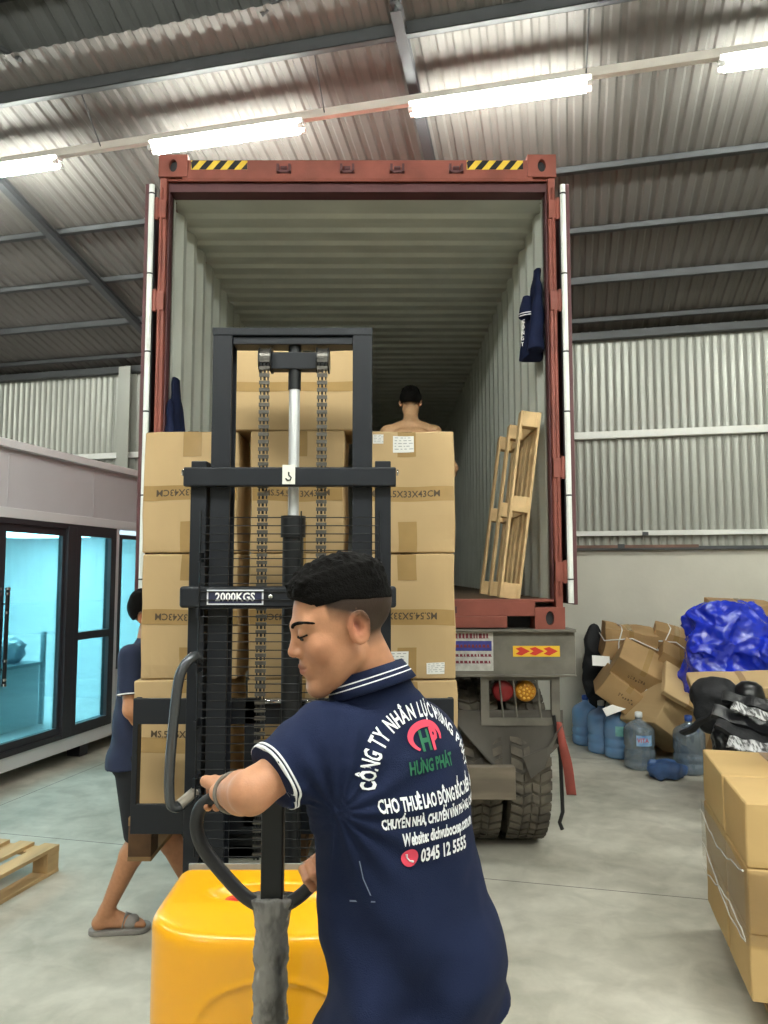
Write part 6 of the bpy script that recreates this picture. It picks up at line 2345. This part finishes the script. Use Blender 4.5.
v, q = sdf_mesh(shorts2, (-1.440, P2Y - 0.32, 0.38), (-0.98, P2Y + 0.34, 0.98), 0.008)
np_obj('shorts', relax(v, q, 1), q, mat('shorts_black', '#14161c', 0.85), pr2)
M_slip = mat('sandal_grey', '#8f8a86', 0.7, var=0.1, vscale=20)
for i, (H, K, A_) in enumerate(L2):
    A_ = Vector(A_)
    fd = Vector((0.98, 0.2, 0)).normalized(); sdv = Vector((-fd.y, fd.x, 0))

    def slip(p):
        c0 = np.array(A_ + fd * 0.055); c0[2] = 0.0
        w_ = p - c0
        u = w_ @ np.array(fd); s_ = w_ @ np.array(sdv)
        wid = 0.046 + 0.010 * np.clip((u + 0.02) / 0.1, -0.6, 1)
        sole = np.sqrt(np.maximum(np.abs(u) - 0.095, 0) ** 2 + s_ ** 2) - wid
        sole = np.maximum(sole, np.maximum(p[:, 2] - 0.024, 0.001 - p[:, 2]))
        ft = foot_fn(p, A_, fd, 0.98, 0.022, False)
        strap = np.maximum(ft - 0.007, np.maximum(np.abs(u - 0.055 - 0.25 * (p[:, 2] - 0.03)) - 0.038, 0.01 - p[:, 2]))
        strap = np.maximum(strap, -(np.abs(u - 0.05 - 0.5 * s_) - 0.004))
        return np.minimum(sole, strap)
    v, q = sdf_mesh(slip, np.array(A_) + (-0.13, -0.13, -0.11), np.array(A_) + (0.26, 0.18, 0.08), 0.004)
    np_obj('sandal', relax(v, q, 1, 0.3), q, M_slip, pr2)

# ------------------------------------------------ shirtless man inside the container
SK3 = '#c49a74'
P3 = (0.215, 5.9)
x3, y3 = P3
Z3 = ZF
HC3 = (x3, y3 + 0.085, Z3 + 1.528)
HR3 = axes((0.05, 0.85, -0.53))
S3L, E3L, W3L = (x3 - 0.185, y3, Z3 + 1.28), (x3 - 0.27, y3 - 0.02, Z3 + 1.0), (x3 - 0.20, y3 + 0.18, Z3 + 0.88)
S3R, E3R, W3R = (x3 + 0.185, y3, Z3 + 1.28), (x3 + 0.325, y3 - 0.03, Z3 + 0.99), (x3 + 0.30, y3 + 0.20, Z3 + 0.90)
c3 = [(open_prims(W3L, (0.2, 0.8, -0.3), (-0.2, 0.3, 0.9), 0.95, 1, 0.4), W3L), (open_prims(W3R, (-0.2, 0.8, -0.3), (0.2, 0.3, 0.9), 0.95, -1, 0.4), W3R)]
L3 = [((x3 - 0.09, y3, Z3 + 0.84), (x3 - 0.10, y3 + 0.05, Z3 + 0.46), (x3 - 0.11, y3 - 0.03, Z3 + 0.085)), ((x3 + 0.09, y3, Z3 + 0.84), (x3 + 0.11, y3 + 0.05, Z3 + 0.46), (x3 + 0.12, y3, Z3 + 0.085))]


def body3(p):
    d = d_loft(p, [(Z3 + 0.80, x3, y3, 0.165, 0.115, 0), (Z3 + 0.95, x3, y3, 0.145, 0.10, 0), (Z3 + 1.15, x3, y3, 0.165, 0.11, 0), (Z3 + 1.27, x3, y3, 0.175, 0.105, 0), (Z3 + 1.345, x3, y3 + 0.01, 0.12, 0.075, 0)])
    d = smin(d, d_cap(p, (x3, y3 + 0.01, Z3 + 1.33), (x3, y3 + 0.045, Z3 + 1.46), 0.062, 0.056), 0.04)
    d = smin(d, d_cap(p, S3L, (x3, y3 - 0.01, Z3 + 1.34), 0.055, 0.05), 0.04)
    d = smin(d, d_cap(p, S3R, (x3, y3 - 0.01, Z3 + 1.34), 0.055, 0.05), 0.04)
    for sg in (-1, 1):   # shoulder blades
        d = smin(d, d_ell(p, (x3 + sg * 0.085, y3 - 0.085, Z3 + 1.22), (0.045, 0.03, 0.07)), 0.03)
    for S, E, Wr in ((S3L, E3L, W3L), (S3R, E3R, W3R)):
        d = smin(d, fn_caps(p, arm_caps(S, E, Wr, 1.05), 0.02), 0.03)
    for H, K, A_ in L3:
        d = smin(d, fn_caps(p, leg_caps(H, K, A_, 0.95), 0.02), 0.03)
        d = smin(d, near(lambda q: foot_fn(q, A_, (0, 1, 0), 0.98, Z3 + 0.002), A_, 0.3)(p), 0.015)
    d = smin(d, near(lambda q: d_head(q, HC3, HR3, 0.98), HC3, 0.16)(p), 0.012)
    for cp_, w_ in c3:
        d = smin(d, near(lambda q: fn_caps(q, cp_), w_, 0.24)(p), 0.008)
    return d


pr3 = thing('person', (x3, y3, Z3), 'shirtless worker with short black hair seen from behind, deep in the container', 'person')
v, q = sdf_mesh(body3, (x3 - 0.42, y3 - 0.2, Z3 - 0.01), (x3 + 0.46, y3 + 0.46, Z3 + 1.72), 0.006)
v = relax(v, q, 1, 0.3)
np_obj('body', v, q, skin_mat('skin_inside', SK3), pr3, head_tone(v, HC3, HR3, 0.98, SK3))
v, q = sdf_mesh(lambda p: d_hair(p, HC3, HR3, 0.98, 0.030, 0.016, 3.0), np.array(HC3) - 0.16, np.array(HC3) + 0.17, 0.005)
np_obj('hair', v, q, M_hair, pr3)
brow_eye(pr3, HC3, HR3, 0.98)


def shorts3(p):
    d = d_loft(p, [(Z3 + 0.72, x3, y3, 0.185, 0.13, 0), (Z3 + 0.93, x3, y3, 0.158, 0.113, 0)])
    for H, K, A_ in L3:
        d = smin(d, d_cap(p, Vector(H) - Vector((0, 0, 0.04)), Vector(K), 0.102, 0.088), 0.02)
    return np.maximum(d - 0.003 * wob(p, 20, 3), (Z3 + 0.48 - p[:, 2]))


v, q = sdf_mesh(shorts3, (x3 - 0.24, y3 - 0.18, Z3 + 0.44), (x3 + 0.24, y3 + 0.2, Z3 + 0.98), 0.01)
np_obj('shorts', relax(v, q, 1), q, mat('shorts_dark', '#20242e', 0.85), pr3)
